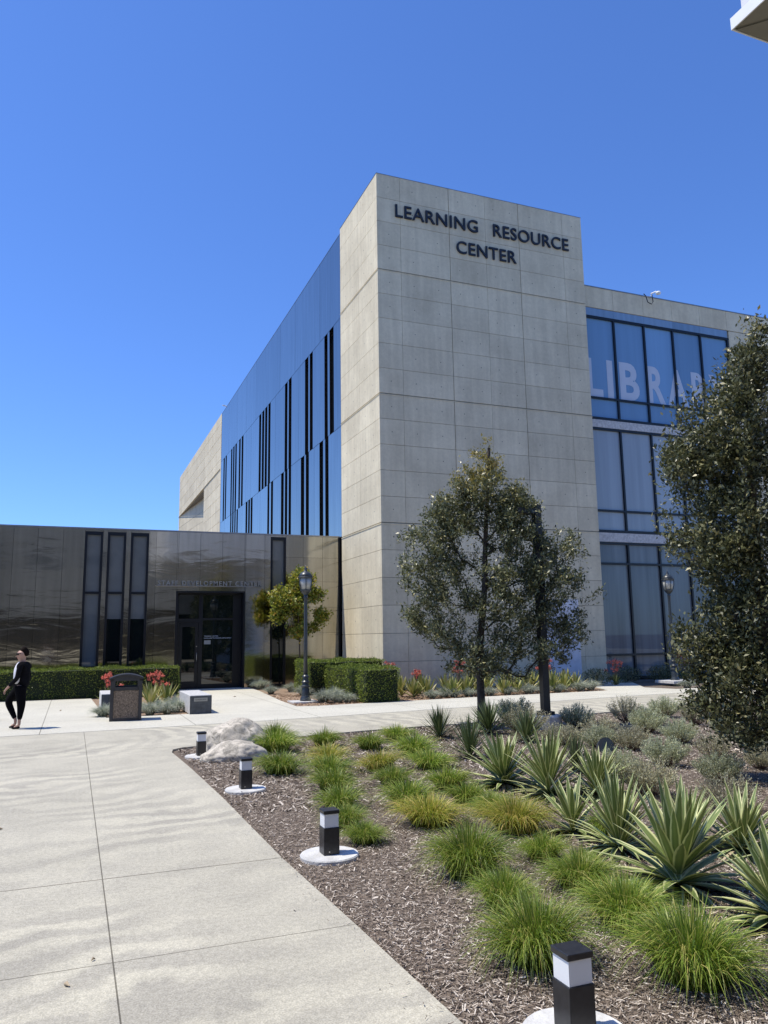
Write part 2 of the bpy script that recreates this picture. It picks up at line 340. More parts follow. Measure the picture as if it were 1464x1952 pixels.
# ------------------------------------------------ ground
def poly_slab(name, outline, z0, z1, m_, holes=()):
    loops = [[Vector((x, y, 0)) for x, y in outline]] + [[Vector((x, y, 0)) for x, y in h] for h in holes]
    tris = tessellate_polygon(loops); pts = [p for lp in loops for p in lp]
    b = MB(); b.v = [(p.x, p.y, z1) for p in pts]
    for t in tris:
        a, b_, c = (pts[i] for i in t)
        if (b_ - a).cross(c - a).z < 0: t = t[::-1]
        b.f.append(tuple(t)); b.m.append(0)
    k = 0
    for lp in loops:
        n = len(lp)
        for i in range(n):
            p, q = lp[i], lp[(i + 1) % n]; b.face([(p.x, p.y, z0), (q.x, q.y, z0), (q.x, q.y, z1), (p.x, p.y, z1)])
        k += n
    return struct(b.build(name, m_))
BED = [(2.2, -6), (1.74, 2.4), (1.69, 3.37), (1.66, 4.68), (1.61, 6.28), (1.60, 8.9), (1.56, 11.0), (1.52, 12.2), (1.50, 12.7), (1.55, 13.02), (1.72, 13.2), (1.99, 13.27), (3.7, 13.66), (5.17, 13.92), (6.26, 14.02), (7.8, 14.12), (9.53, 14.28), (10.9, 14.5), (12.6, 14.8), (14.3, 15.1), (20, 15.6), (30, 15.4), (30, -6)]
DIV = [(-60, 16.0), (-6, 16.0), (-1.1, 16.25), (2, 16.4), (5, 16.65), (8, 17.05), (11, 17.4), (14, 17.8), (18, 18.2), (60, 18.2)]
PL_R = [(5.37, 19.6), (5.9, 19.45), (8.3, 19.62), (10.6, 19.8), (13.2, 19.85), (15.2, 19.9), (16.3, 22.3), (18.6, 24.6), (18.6, 29), (5.95, 29), (5.85, 26), (5.45, 21.5)]
PL_W = [(17.3, 19.3), (22, 19.35), (34, 19.4), (34, 24.6), (19.6, 24.6), (17.0, 20.4)]
PL_L = [(.78, 19.0), (3.12, 18.95), (3.3, 25.5), (3.35, 29), (-20, 29), (-20, 26.0), (-3, 25.85), (.6, 25.6), (.7, 22)]
PL_LL = [(-4.5, 18.6), (-1.75, 18.9), (-1.7, 22.6), (-4.5, 22.6)]
gnd = struct(MB().box(-900, 900, -900, 1500, -1.0, -.12).build('ground', M['mulchbase']))
J = lambda *a: [(ax, p, w_) for ax, p, w_ in a]
M['plaza'] = pavement('aggregate_paving', (.43, .408, .335), J((0, .28, .0042), (1, 13.36, .006), (1, 6.3, .007), (1, 4.71, .004), (0, -4.2, .004), (1, 3.1, .004), (1, 1.5, .004)))
M['path'] = pavement('pale_path', (.54, .525, .45), J((0, -.5, .007), (0, 2.4, .007), (0, 5.1, .007), (0, 7.8, .007), (0, 10.6, .007), (0, 13.4, .007), (0, -3.4, .007), (1, 18.75, .008), (1, 22.6, .008), (1, 25.5, .007)), False)
poly_slab('plaza_paving', DIV + [(60, -60), (-60, -60)], -.11, 0, M['plaza'], [BED])
poly_slab('path', [(-60, 32), (60, 32)] + [(x, y + .006) for x, y in DIV[::-1]], -.11, .004, M['path'], [PL_R, PL_W, PL_L, PL_LL])
def bed(name, poly, z, m_):
    return poly_slab(name, poly, -.115, z, m_)
bed('planting_bed', [(x * 1.0, y) for x, y in BED], -.03, M['mulchbase'])
M['tanbase'] = mat('tan_mulch', (.27, .19, .13), .95, var=.5, scale=30, bump=1, bscale=50, detail=8)
bed('bark_border', PL_R, -.02, M['tanbase']); bed('window_border', PL_W, -.02, M['mulchbase']); bed('bench_border', PL_L, -.02, M['tanbase']); bed('side_border', PL_LL, -.02, M['tanbase'])

def inpoly(P, poly):
    x, y = P[:, 0], P[:, 1]; ins = np.zeros(len(P), bool); j = len(poly) - 1
    for i in range(len(poly)):
        xi, yi = poly[i]; xj, yj = poly[j]
        c = ((yi > y) != (yj > y)) & (x < (xj - xi) * (y - yi) / (yj - yi + 1e-12) + xi); ins ^= c; j = i
    return ins
def chips(name, P, z, lmin, lmax, mt, label):
    n = len(P); th = rng.uniform(0, 2 * np.pi, n); tilt = rng.normal(0, .22, n); L = rng.uniform(lmin, lmax, n); W = L * rng.uniform(.10, .28, n)
    D = np.stack([np.cos(th) * np.cos(tilt), np.sin(th) * np.cos(tilt), np.sin(tilt)], 1)
    base = np.c_[P, z + rng.uniform(0.002, .016, n) + np.abs(np.sin(tilt)) * L * .5]
    S = np.stack([-np.sin(th), np.cos(th), rng.normal(0, .35, n)], 1); S = unit(S)
    a = base - D * L[:, None] / 2; b = base + D * L[:, None] / 2; k = rng.uniform(.4, 1, n)[:, None]
    V = np.stack([a - S * W[:, None] / 2, a + S * W[:, None] / 2 * k, b + S * W[:, None] / 2, b - S * W[:, None] / 2 * k], 1).reshape(-1, 3)
    o = add(name, npmesh(name, V, np.arange(4 * n).reshape(n, 4), mt)); return tag(o, label, 'mulch', kind='stuff')
def bedpts(n, dens):
    out = []
    tot = 0
    while tot < n:
        y = rng.uniform(2, 15.2, 60000); x = rng.uniform(1.4, 12, 60000)
        keep = (rng.random(60000) < dens(x, y)) & (x < y * 1.12 + .6); P = np.c_[x, y][keep]; P = P[inpoly(P, BED)]
        P = P[(P[:, 0] > 1.62)]
        out.append(P); tot += len(P)
    return np.concatenate(out)[:n]
chips('mulch_chips', bedpts(210000, lambda x, y: np.clip((4.0 / np.maximum(y, 2)) ** 1.6, 0, 1)), -.03, .007, .038, M['chips'], 'grey-brown shredded bark mulch covering the planting bed beside the plaza')
P = np.c_[1.66 - np.abs(rng.normal(0, .09, 260)), rng.uniform(3, 12.5, 260)]
chips('mulch_chips', P, .0, .008, .03, M['chips'], 'few loose mulch shreds scattered on the paving along the bed edge')
P = np.c_[rng.uniform(1.5, 11, 26000), rng.uniform(8, 15, 26000)]; P = P[inpoly(P, BED) & (P[:, 0] > 1.62)]
chips('mulch_chips', P, -.03, .04, .09, M['chips'], 'coarse grey bark mulch on the far part of the planting bed')
P = np.c_[rng.uniform(5, 15, 22000), rng.uniform(19.3, 24, 22000)]; P = P[inpoly(P, [(x * .997 + .03, y * .995 + .12) for x, y in PL_R])]
chips('bark_chips', P, -.02, .04, .1, M['tanchips'], 'tan bark chips in the border in front of the tall concrete wall')

# ------------------------------------------------ campus building
B = thing('campus_building', 'three-storey grey concrete and mirror-clad building with black lettering on its tall blank end wall', 'building', (9.36, 23.67, 0))
BO = Vector((9.36, 23.67, 0))
def part(mb, name, mats, parent=B, org=BO, **k):
    o = mb.build(name, mats, parent, **k); o.matrix_parent_inverse = Matrix.Translation(-org); return o
def mpart(me, name, mt, parent=B, org=BO):
    if mt is not None: me.materials.append(mt)
    o = add(name, me, parent); o.matrix_parent_inverse = Matrix.Translation(-org); return o
def sub(mb, name, mats, parent): return mb.build(name, mats, parent)
XT = [9.36, 10.26, 12.22, 13.74, 15.20, 17.20, 18.11]
STORE = [(14.5, 18.14, 4), (9.96, 14.5, 5), (5.48, 9.96, 5), (0, 5.48, 6)]
YL = [23.67, 25.65, 27.78]
t = MB(); g = .006
t.box(9.36 + .05, 18.06, 23.67 + .05, 27.76, -.1, 18.10, 1)          # core
for z0, z1, nr in STORE:
    for r_ in range(nr):
        a = z0 + (z1 - z0) * r_ / nr; b = z0 + (z1 - z0) * (r_ + 1) / nr
        lo = a + (.014 if r_ == 0 and z0 > 0 else g); hi = b - (.014 if r_ == nr - 1 and z1 < 18 else (g if z1 < 18 or r_ < nr - 1 else 0))
        for i in range(6):
            gl = .011 if i in (2, 4) else .005; gr = .011 if i in (1, 3) else .005
            x0, x1 = XT[i] + (0 if i == 0 else gl), XT[i + 1] - (0 if i == 5 else gr)
            t.box(x0, x1, 23.67, 23.715, lo, hi)
            for tx in ([.5] if x1 - x0 < 1.2 else [.25, .75]):
                if random.random() < .8:
                    cx, cz = x0 + (x1 - x0) * tx, lo + (hi - lo) * .5; t.face([(cx + .02 * math.cos(q), 23.668, cz + .02 * math.sin(q)) for q in [k * math.pi / 3 for k in range(6)]], 2)
        for i in range(2):
            y0, y1 = YL[i] + (.045 if i == 0 else g), YL[i + 1] - (g if i == 0 else 0)
            t.box(9.36, 9.405, y0, y1, lo, hi)
            for ty in (.3, .7):
                cy, cz = y0 + (y1 - y0) * ty, (lo + hi) / 2; t.face([(9.358, cy + .02 * math.cos(q), cz + .02 * math.sin(q)) for q in [-k * math.pi / 3 for k in range(6)]], 2)
        t.box(18.065, 18.11, 23.72, 27.7, lo, hi)
for z in (14.5, 9.96, 5.48):     # drip ledge at each floor line
    t.box(9.342, 18.13, 23.658, 23.668, z - .05, z - .030)
    t.box(9.338, 9.352, 23.664, 27.78, z - .05, z - .035)
part(t, 'concrete_tower', [M['conc'], M['conc_dark'], M['tie']])
part(MB().box(9.35, 18.12, 23.66, 27.8, 18.142, 18.16), 'roof_coping', M['strip'])
for wd, bb in (('LEARNING', (10.06, 13.40, 16.57, 17.06)), ('RESOURCE', (14.06, 17.43, 16.57, 17.07)), ('CENTER', (12.48, 15.02, 15.62, 16.11))):
    mpart(text_mesh(wd, bb, 23.60, .055, .006, 1.06), 'sign_lettering', M['letter'])
# mirror cladding with slit windows (facade x = 9.36, y 27.8..54.9)
UP = [(29.52, 29.97), (28.70, 29.26), (32.39, 32.95), (31.70, 32.17), (36.10, 36.62), (35.33, 35.86), (41.95, 42.48), (41.18, 41.71), (40.45, 40.98), (39.69, 40.2), (47.81, 48.31), (46.93, 47.46), (50.6, 51.05), (49.85, 50.3), (49.06, 49.55), (53.40, 53.89), (52.63, 53.1)]
LO = [(30.18, 30.71), (29.44, 29.90), (33.05, 33.62), (32.30, 32.80), (36.75, 37.29), (36.04, 36.52), (35.34, 35.80), (39.8, 40.24), (38.98, 39.45), (45.45, 45.97), (44.72, 45.2), (44.0, 44.5), (50.55, 50.98), (49.82, 50.27), (49.1, 49.52), (48.36, 48.8)]
cl = MB(); XF = 9.37
cl.box(XF + .32, 18, 27.9, 54.9, .1, 17.6, 1)
def row(z0, z1, wins, joints):
    cuts = sorted(wins); y = 27.82
    segs = []
    for a, b in cuts: segs.append((y, a)); y = b
    segs.append((y, 54.9))
    for a, b in segs:
        ys = [a] + [q for q in joints if a + .05 < q < b - .05] + [b]
        for i in range(len(ys) - 1):
            cl.box(XF, XF + .3, ys[i] + (.010 if i else 0), ys[i + 1] - (.010 if i < len(ys) - 2 else 0), z0, z1)
row(14.36, 17.93, [], [30.6, 34.72, 37.65, 43.4, 46.1, 49, 52])
row(9.89, 14.34, UP, [34, 38.6, 44.6, 46]); row(5.2, 9.87, LO, [31.5, 42, 47, 53]); row(.1, 5.18, [], [35, 42])
part(cl, 'metal_cladding', [M['blue'], M['deep']])
def jitter_mesh_uv(): pass
for a, b, z0, z1 in [(a, b, 9.92, 14.30) for a, b in UP] + [(a, b, 5.6, 9.84) for a, b in LO]:
    fr = MB(); fr.box(XF + .2, XF + .3, a, b, z0 - .02, z0 + .05); fr.box(XF + .2, XF + .3, a, b, z1 - .05, z1 + .02); fr.box(XF + .2, XF + .3, a, a + .04, z0 + .05, z1 - .05); fr.box(XF + .2, XF + .3, b - .04, b, z0 + .05, z1 - .05)
    w_ = part(fr, 'slit_window', M['frame'])
    sub(MB().box(XF + .24, XF + .26, a + .04, b - .04, z0 + .05, z1 - .05), 'pane', M['glass_side'], w_)
part(MB().box(9.362, 9.6, 27.8, 54.9, 17.935, 17.97), 'roof_coping', M['strip'])
# far concrete wing with wedge-shaped recess
fw = MB(); YA, YB = 54.92, 78.9; ZN = 18.0
ys = [54.92 + 2 * i for i in range(13)]; ys[-1] = YB
zs = [5.48 + .91 * i for i in range(14)] + [ZN]; zs = [0, 1, 2, 3, 4] + zs
VY0, VY1, VZ = 62.7, 78.0, 13.9
cuty = sorted(set([YA, VY0, VY1, YB] + [y for y in ys if min(abs(y - VY0), abs(y - VY1)) > .3]))
cutz = sorted(set([VZ] + [z for z in zs if abs(z - VZ) > .25]))
for i in range(len(cuty) - 1):
    for j in range(len(cutz) - 1):
        y0, y1, z0, z1 = cuty[i], cuty[i + 1], cutz[j], cutz[j + 1]
        if y0 >= VY0 - .01 and y1 <= VY1 + .01 and z1 <= VZ + .01:
            d = lambda y: .95 * (VY1 - y) / (VY1 - VY0) + .02
            p = [(9.36 + d(y0), y0 + .012, z0 + .012), (9.36 + d(y1), y1 - .012, z0 + .012), (9.36 + d(y1), y1 - .012, z1 - .012), (9.36 + d(y0), y0 + .012, z1 - .012)]
            fw.face(p[::-1]); continue
        fw.box(9.36, 9.5, y0 + .012, y1 - .012, z0 + .012, z1 - .012)
fw.box(9.5, 18, YA + .01, VY0 - .02, 0, ZN - .02, 1); fw.box(9.5, 10.6, VY0 - .02, VY1 + .1, VZ + .02, ZN - .02, 1); fw.box(10.6, 18, VY0 - .02, YB - .01, 0, ZN - .021, 1); fw.box(9.5, 10.6, VY1 + .1, YB - .01, 0, ZN - .02, 1)
fw.face([(9.5, VY0, 0), (10.5, VY0, 0), (10.5, VY0, VZ), (9.5, VY0, VZ)], 1)
fw.box(9.30, 9.355, VY0 - 7.5, VY1 + .9, 13.86, 13.9)
part(fw, 'concrete_wing', [M['conc'], M['conc_dark']])
part(MB().tube([(9.9, 54.6, 17.97), (9.9, 54.6, 18.35), (9.5, 54.5, 18.45), (9.3, 54.3, 18.4)], .05, 6), 'rooftop_fixture', M['white'])
# library wing
YG = 24.2
body = MB().box(18.12, 38, 24.62, 78, -.1, 15.4, 0); part(body, 'library_wing', M['conc_dark'])
pr_ = MB(); bx = [18.125, 18.34, 19.84, 21.36, 22.86, 24.36, 25.88, 27.0, 29.4, 31.8, 34.2, 36.6]
for i in range(1, len(bx) - 1): pr_.box(bx[i] + .006, bx[i + 1] - .006, YG - .04, YG + .4, 14.68, 15.55)
pr_.box(18.125, 18.334, YG - .04, YG + .4, 14.68, 15.55)
for x0, x1 in ((25.95, 27.0), (27.0, 29.4), (29.4, 31.8), (31.8, 34.2), (34.2, 36.6)):
    for k in range(15): pr_.box(x0 + .006, x1 - .006, YG - .04, YG + .4, 14.66 - .9 * (k + 1), 14.66 - .9 * k - .014)
part(pr_, 'parapet_wall', M['conc'])
part(MB().box(18.125, 36.6, YG - .06, YG + .42, 15.555, 15.59), 'roof_coping', M['strip'])
for z0, z1 in ((14.33, 14.67), (9.70, 10.03), (5.18, 5.55)):
    q = MB()
    for i in range(len([b for b in bx if b < 25.9]) - 1): q.box(bx[i] + .003, bx[i + 1] - .003, YG - .02, YG + .3, z0 + .01, z1 - .01)
    part(q, 'spandrel_trim', M['strip'] if z0 > 14 else M['bench_top'])
MX = [18.34, 19.84, 21.36, 22.86, 24.36, 25.88]
def winwall(z0, z1, tr, gm):
    f = MB(); e = .045
    f.box(18.13, 25.94, YG - .02, YG + .14, z0, z0 + .10); f.box(18.13, 25.94, YG - .02, YG + .14, z1 - .09, z1)
    for x in MX: f.box(x - .04, x + .04, YG - .018, YG + .14, z0 + .10, z1 - .09)
    rows = [z0 + .10] + tr + [z1 - .09]
    for k, z in enumerate(tr):
        for i in range(5): f.box(MX[i] + .04, MX[i + 1] - .04, YG - .015, YG + .14, z - .04, z + .04)
        f.box(18.13, 18.30, YG - .015, YG + .14, z - .04, z + .04)
    o = part(f, 'window_wall', M['frame'])
    for k in range(len(rows) - 1):
        a = rows[k] + (.04 if k else 0); b = rows[k + 1] - (.04 if k < len(rows) - 2 else 0)
        for i in range(5): sub(MB().box(MX[i] + .04, MX[i + 1] - .04, YG + .06, YG + .08, a, b), 'pane', gm, o)
        sub(MB().box(18.13, 18.30, YG + .06, YG + .08, a, b), 'pane', gm, o)
    return o
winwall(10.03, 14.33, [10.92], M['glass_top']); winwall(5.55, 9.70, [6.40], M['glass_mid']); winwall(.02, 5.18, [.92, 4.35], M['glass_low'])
for ch, bb in (('L', (18.42, 19.17, 10.98, 12.56)), ('I', (19.40, 19.68, 10.98, 12.56)), ('B', (20.02, 20.98, 10.98, 12.56)), ('R', (21.42, 22.3, 10.98, 12.56)), ('A', (22.42, 23.5, 10.98, 12.56)), ('R', (23.72, 24.6, 10.98, 12.56)), ('Y', (24.7, 25.7, 10.98, 12.56))):
    mpart(text_mesh(ch, bb, YG + .052, .006, .03 if ch != 'I' else .02), 'window_lettering', M['film'])
# grey utility door on the tower front, half hidden by the tree
part(MB().box(15.5, 17.0, 23.655, 23.668, .1, 2.95), 'wall_panel', mat('pale_panel', (.56, .58, .64), .6))
# security camera on parapet
sc_ = thing('security_camera', 'white dome security camera with looped black cable on the library parapet', 'camera', (21.8, 24.1, 15.6))
MB().tube([(0, 0, 0), (0, 0, .10), (.12, -.18, .14)], .03, 8).build('bracket', M['white'], sc_)
MB().lathe([(.02, -.02), (.09, 0), (.11, .06), (.08, .11), (.01, .13)], 12, (.16, -.24)).build('housing', M['white'], sc_, smooth=True)
MB().tube([(-.02, -.06, .02), (-.02, -.1, -.3), (-.12, -.1, -.42), (-.3, -.1, -.36), (-.38, -.1, -.1), (-.45, -.06, .0)], .02, 6).build('cable', M['post'], sc_)

# ------------------------------------------------ steel pavilion
S = thing('steel_building', 'low single-storey building clad in wavy polished stainless steel with tall slit windows', 'building', (-2, 28, 0)); SO = Vector((-2, 28, 0))
YS = 28.0; ZT = 5.50
st = MB()
jx = [-22 + .76 * i for i in range(26)]; jx = [x for x in jx if x < -2.4] + [-2.74, -1.96, -1.22, -.44]
OP = [(.24, .82, .80, 5.42), (.97, 1.57, .80, 5.42), (1.73, 2.33, .80, 5.42), (3.30, 5.74, 0, 3.42), (6.66, 7.24, 0, 5.44)]
def steel(x0, x1, z0=-.05, z1=ZT, zc=()):
    zz = [z0] + list(zc) + [z1]
    for i in range(len(zz) - 1): st.box(x0 + .004, x1 - .004, YS, YS + .08, zz[i] + (.003 if i else 0), zz[i + 1] - (.003 if i < len(zz) - 2 else 0))
for i in range(len(jx) - 1): steel(jx[i], jx[i + 1])
steel(-.44, .24); steel(.82, .97); steel(1.57, 1.73); steel(2.33, 2.58); steel(2.58, 3.30)
for a, b, z0, z1 in OP[:3]: steel(a, b, -.05, z0); steel(a, b, z1, ZT)
for x0, x1 in ((3.3, 3.35), (3.35, 4.11), (4.11, 4.89), (4.89, 5.70), (5.70, 5.74)): steel(x0, x1, 3.42, ZT)
steel(5.74, 6.44); steel(6.44, 6.66); steel(6.66, 7.24, 5.44, ZT)
for x0, x1 in ((7.24, 7.9), (7.9, 8.66), (8.66, 9.30)): steel(x0, x1, zc=(.95, 1.9, 2.85, 3.8, 4.7))
part(st, 'steel_cladding', M['steel'], S, SO)
k = MB()   # structure behind
xs = [-22] + [v for o_ in OP for v in o_[:2]] + [9.33]
for i in range(0, len(xs), 2): k.box(xs[i] + (.001 if i else 0), xs[i + 1] - .001, YS + .085, YS + .5, 0, ZT - .02)
for a, b, z0, z1 in OP:
    if z0 > 0: k.box(a, b, YS + .085, YS + .5, 0, z0 - .002)
    k.box(a, b, YS + .085, YS + .5, z1 + .002, ZT - .02)
k.box(-22, 9.33, YS + .6, 60, 0, ZT - .03); k.box(-22, -21.9, YS + .5, YS + .6, 0, ZT - .03)
part(k, 'building_body', M['deep'], S, SO)
part(MB().box(-22.05, 9.34, YS - .03, 60.05, ZT + .003, ZT + .05), 'roof_coping', M['strip'], S, SO)
part(MB().box(9.305, 9.352, YS - .08, YS + .02, 0, ZT), 'corner_trim', M['frame'], S, SO)
for n_, (a, b, z0, z1) in enumerate(OP[:3] + OP[4:]):
    f = MB(); tr = 3.33; yf = YS - .01
    f.box(a, a + .075, yf, YS + .2, z0, z1); f.box(b - .075, b, yf, YS + .2, z0, z1); f.box(a + .075, b - .075, yf, YS + .2, z0, z0 + .09); f.box(a + .075, b - .075, yf, YS + .2, z1 - .12, z1); f.box(a + .075, b - .075, yf, YS + .2, tr - .04, tr + .04)
    w_ = part(f, 'tall_window', M['frame'], S, SO)
    sub(MB().box(a + .075, b - .075, YS + .06, YS + .08, z0 + .09, tr - .04), 'pane', [M['glass_grey'], M['glass_dark'], M['glass_dark'], M['glass_dark']][n_], w_)
    sub(MB().box(a + .075, b - .075, YS + .06, YS + .08, tr + .04, z1 - .12), 'pane', M['glass_grey'], w_)
    if n_ in (1, 2): sub(MB().box(a + .075, b - .075, YS + .052, YS + .058, 2.45, tr - .04), 'blind', M['glass_grey'], w_)
YD = YS + .40
d = MB(); d.box(3.30, 3.36, YS, YD + .1, 0, 3.42); d.box(5.68, 5.74, YS, YD + .1, 0, 3.42); d.box(3.36, 5.68, YS, YD + .1, 3.36, 3.42)
d.box(3.36, 3.46, YD, YD + .1, 0, 3.30); d.box(4.16, 4.30, YD, YD + .1, 0, 3.30); d.box(5.38, 5.68, YD, YD + .1, 0, 3.30); d.box(3.36, 5.68, YD, YD + .1, 3.30, 3.358)
d.box(4.30, 5.38, YD, YD + .1, 2.40, 2.48); d.box(3.46, 4.16, YD, YD + .1, 2.32, 2.46); d.box(4.30, 5.38, YD, YD + .1, 0, .16)
ent = part(d, 'entrance_frame', M['frame'], S, SO)
for a, b, z0, z1 in ((4.30, 5.38, .16, 2.40), (4.30, 5.38, 2.48, 3.30), (3.46, 4.16, 2.46, 3.30)): sub(MB().box(a, b, YD + .04, YD + .06, z0, z1), 'pane', M['glass_dark'], ent)
dr = MB(); dr.box(3.47, 3.60, YD + .01, YD + .06, .01, 2.31); dr.box(4.04, 4.15, YD + .01, YD + .06, .01, 2.31); dr.box(3.60, 4.04, YD + .01, YD + .06, .01, .27); dr.box(3.60, 4.04, YD + .01, YD + .06, 2.17, 2.31)
door = part(dr, 'door', M['frame'], S, SO)
sub(MB().box(3.60, 4.04, YD + .03, YD + .04, .27, 2.17), 'pane', M['glass_dark'], door)
sub(MB().tube([(4.10, YD - .02, .95), (4.10, YD - .06, 1.0), (4.10, YD - .06, 1.2), (4.10, YD - .02, 1.25)], .014, 6), 'handle', M['strip'], door)
sub(MB().tube([(4.10, YD + .008, 1.48), (4.10, YD - .02, 1.48)], .022, 8), 'lock', M['strip'], door)
for i, (tx, bb) in enumerate((('TRAINING CENTER', (4.36, 4.86, 1.815, 1.855)), ('HUMAN AND PROFESSIONAL DEVELOPMENT', (4.36, 5.34, 1.745, 1.785)))):
    mpart(text_mesh(tx, bb, YD + .034, .004, .0), 'door_lettering', M['film'], S, SO)
part(MB().box(4.37, 4.60, YD + .034, YD + .037, 1.55, 1.69), 'door_notice', mat('grey_notice', (.3, .31, .3), .6), S, SO)
part(MB().box(2.58, 6.30, YS - .12, YS, 3.575, 3.60), 'sign_ledge', M['strip'], S, SO)
mpart(text_mesh('STAFF DEVELOPMENT CENTER', (2.66, 6.30, 3.602, 3.77), YS - .09, .03, .012, 1.25), 'sign_lettering', mat('satin_lettering', (.30, .30, .28), .4, metal=.3), S, SO)

# ------------------------------------------------ unseen halls behind the viewer, made up to fill the steel reflections
H1 = thing('added_grey_hall', 'unseen long grey hall with dark colonnade at its foot, added for the reflections in the steel cladding', 'building', (-10, -14, 0)); HO = Vector((-10, -14, 0))
q = MB().box(-42, 15, -30, -14, 4.0, 15); part(q, 'upper_wall', M['grey_wall'], H1, HO)
q = MB().box(-42, 15, -30, -15.5, -.1, 3.99)
for i in range(15): q.box(-41.9 + i * 4, -41.2 + i * 4, -15.5, -14.05, 0, 3.99)
part(q, 'colonnade', M['brown'], H1, HO)
for i in range(12): part(MB().box(-39 + i * 4.4, -36.6 + i * 4.4, -13.99, -13.96, 8.2, 8.9), 'ribbon_window', M['glass_side'], H1, HO)
H2 = thing('added_tan_hall', 'unseen plain tan hall, added beside the grey one for the warm reflections in the steel', 'building', (22, -14, 0)); HO = Vector((22, -14, 0))
part(MB().box(15.5, 28, -30, -13, -.1, 14), 'wall', M['tan_wall'], H2, HO)
# overhanging building corner at top right
OV = thing('overhanging_building', 'white-edged overhanging corner of a building with olive soffit, high at the right', 'building', (5.2, 4.5, 0)); VO = Vector((5.2, 4.5, 0))
zz = 7.0; cx, cy = 5.21, 4.52
q = MB()
q.box(cx + .013, 13, cy - 10, cy - .013, zz + .012, zz + .10)
q.face([(cx + .013, cy - .035, zz), (cx + .013, cy - 10, zz), (cx + 7.8, cy - 10, zz), (cx + 7.8, cy - 8.0, zz)]); q.face([(cx + .035, cy - .013, zz), (cx + 7.8, cy - 7.95, zz), (cx + 7.8, cy - .013, zz)]); part(q, 'soffit', M['soffit'], OV, VO)
q = MB(); q.box(cx, cx + .012, cy - 10, cy, zz - .004, zz + .112); q.box(cx + .012, 13, cy - .012, cy, zz - .004, zz + .112); q.box(cx + .012, 13, cy - 10, cy - .013, zz + .101, zz + .108); part(q, 'fascia', M['white'], OV, VO)
part(MB().box(cx + .07, 13, cy - 9.9, cy - .07, zz + .114, zz + 5), 'upper_wall', M['white_wall'], OV, VO)
part(MB().box(10.5, 13, cy - 9.9, cy - 5, 0, zz - .03), 'lower_wall', M['white_wall'], OV, VO)

# ------------------------------------------------ bollards
def bollard(x, y, label, s=1.):
    o = thing('bollard_light', label, 'bollard light', (x, y, -.03), 0, 'bollard lights along the plaza edge')
    MB().lathe([(.235, 0), (.235, .025), (.228, .034)], 40).build('concrete_pad', M['pad'], o)
    h = .065
    MB().box(-h, h, -h, h, .036, .240).build('post', M['post'], o, bevel=.004)
    MB().box(-h + .006, h - .006, -h + .006, h - .006, .241, .342).build('diffuser', M['diffuser'], o)
    MB().box(-h - .002, h + .002, -h - .002, h + .002, .343, .372).build('cap', M['post'], o, bevel=.005)
    MB().tube([(-.02, -h - .003, .06), (-.02, -h + .01, .06)], .006, 8).build('screw', M['strip'], o)
    return o
bollard(2.10, 3.11, 'nearest black square bollard light with white band, at the bottom edge of the photo')
bollard(1.985, 6.25, 'black bollard light with white band, second nearest, beside the end of a row of tufts')
bollard(1.935, 9.28, 'black bollard light with white band in front of the smaller flat boulder')
bollard(1.86, 12.16, 'farthest small black bollard light, left of the boulders at the bed corner')

# ------------------------------------------------ boulders
def boulder(loc, sx, sy, sz, seed, label, rz=0):
    bm = bmesh.new(); bmesh.ops.create_icosphere(bm, subdivisions=5, radius=1)
    from mathutils import noise
    for v in bm.verts:
        p = v.co.copy(); d_ = 1 + .20 * noise.noise(p * 1.1 + Vector((seed, 0, 0))) + .06 * noise.noise(p * 3.1 + Vector((0, seed, 0))) + .035 * noise.noise(p * 8 + Vector((seed, 3, 1)))
        rd = abs(noise.noise(p * 2.2 + Vector((seed, 5, 2)))); d_ -= .06 * max(0, .25 - rd)
        v.co = Vector((p.x * sx * d_, p.y * sy * d_, p.z * sz * d_))
    me = bpy.data.meshes.new('boulder'); bm.to_mesh(me); bm.free(); me.materials.append(M['granite'])
    for p in me.polygons: p.use_smooth = True
    o = add('boulder', me, loc=loc, rz=rz); return tag(o, label, 'boulder')
boulder((2.50, 12.62, .05), .50, .42, .42, 3.1, 'larger rounded pale granite boulder behind the flatter one')
boulder((2.26, 11.75, .02), .46, .30, .21, 8.4, 'lower flat pale boulder in front of the larger boulder', .1)

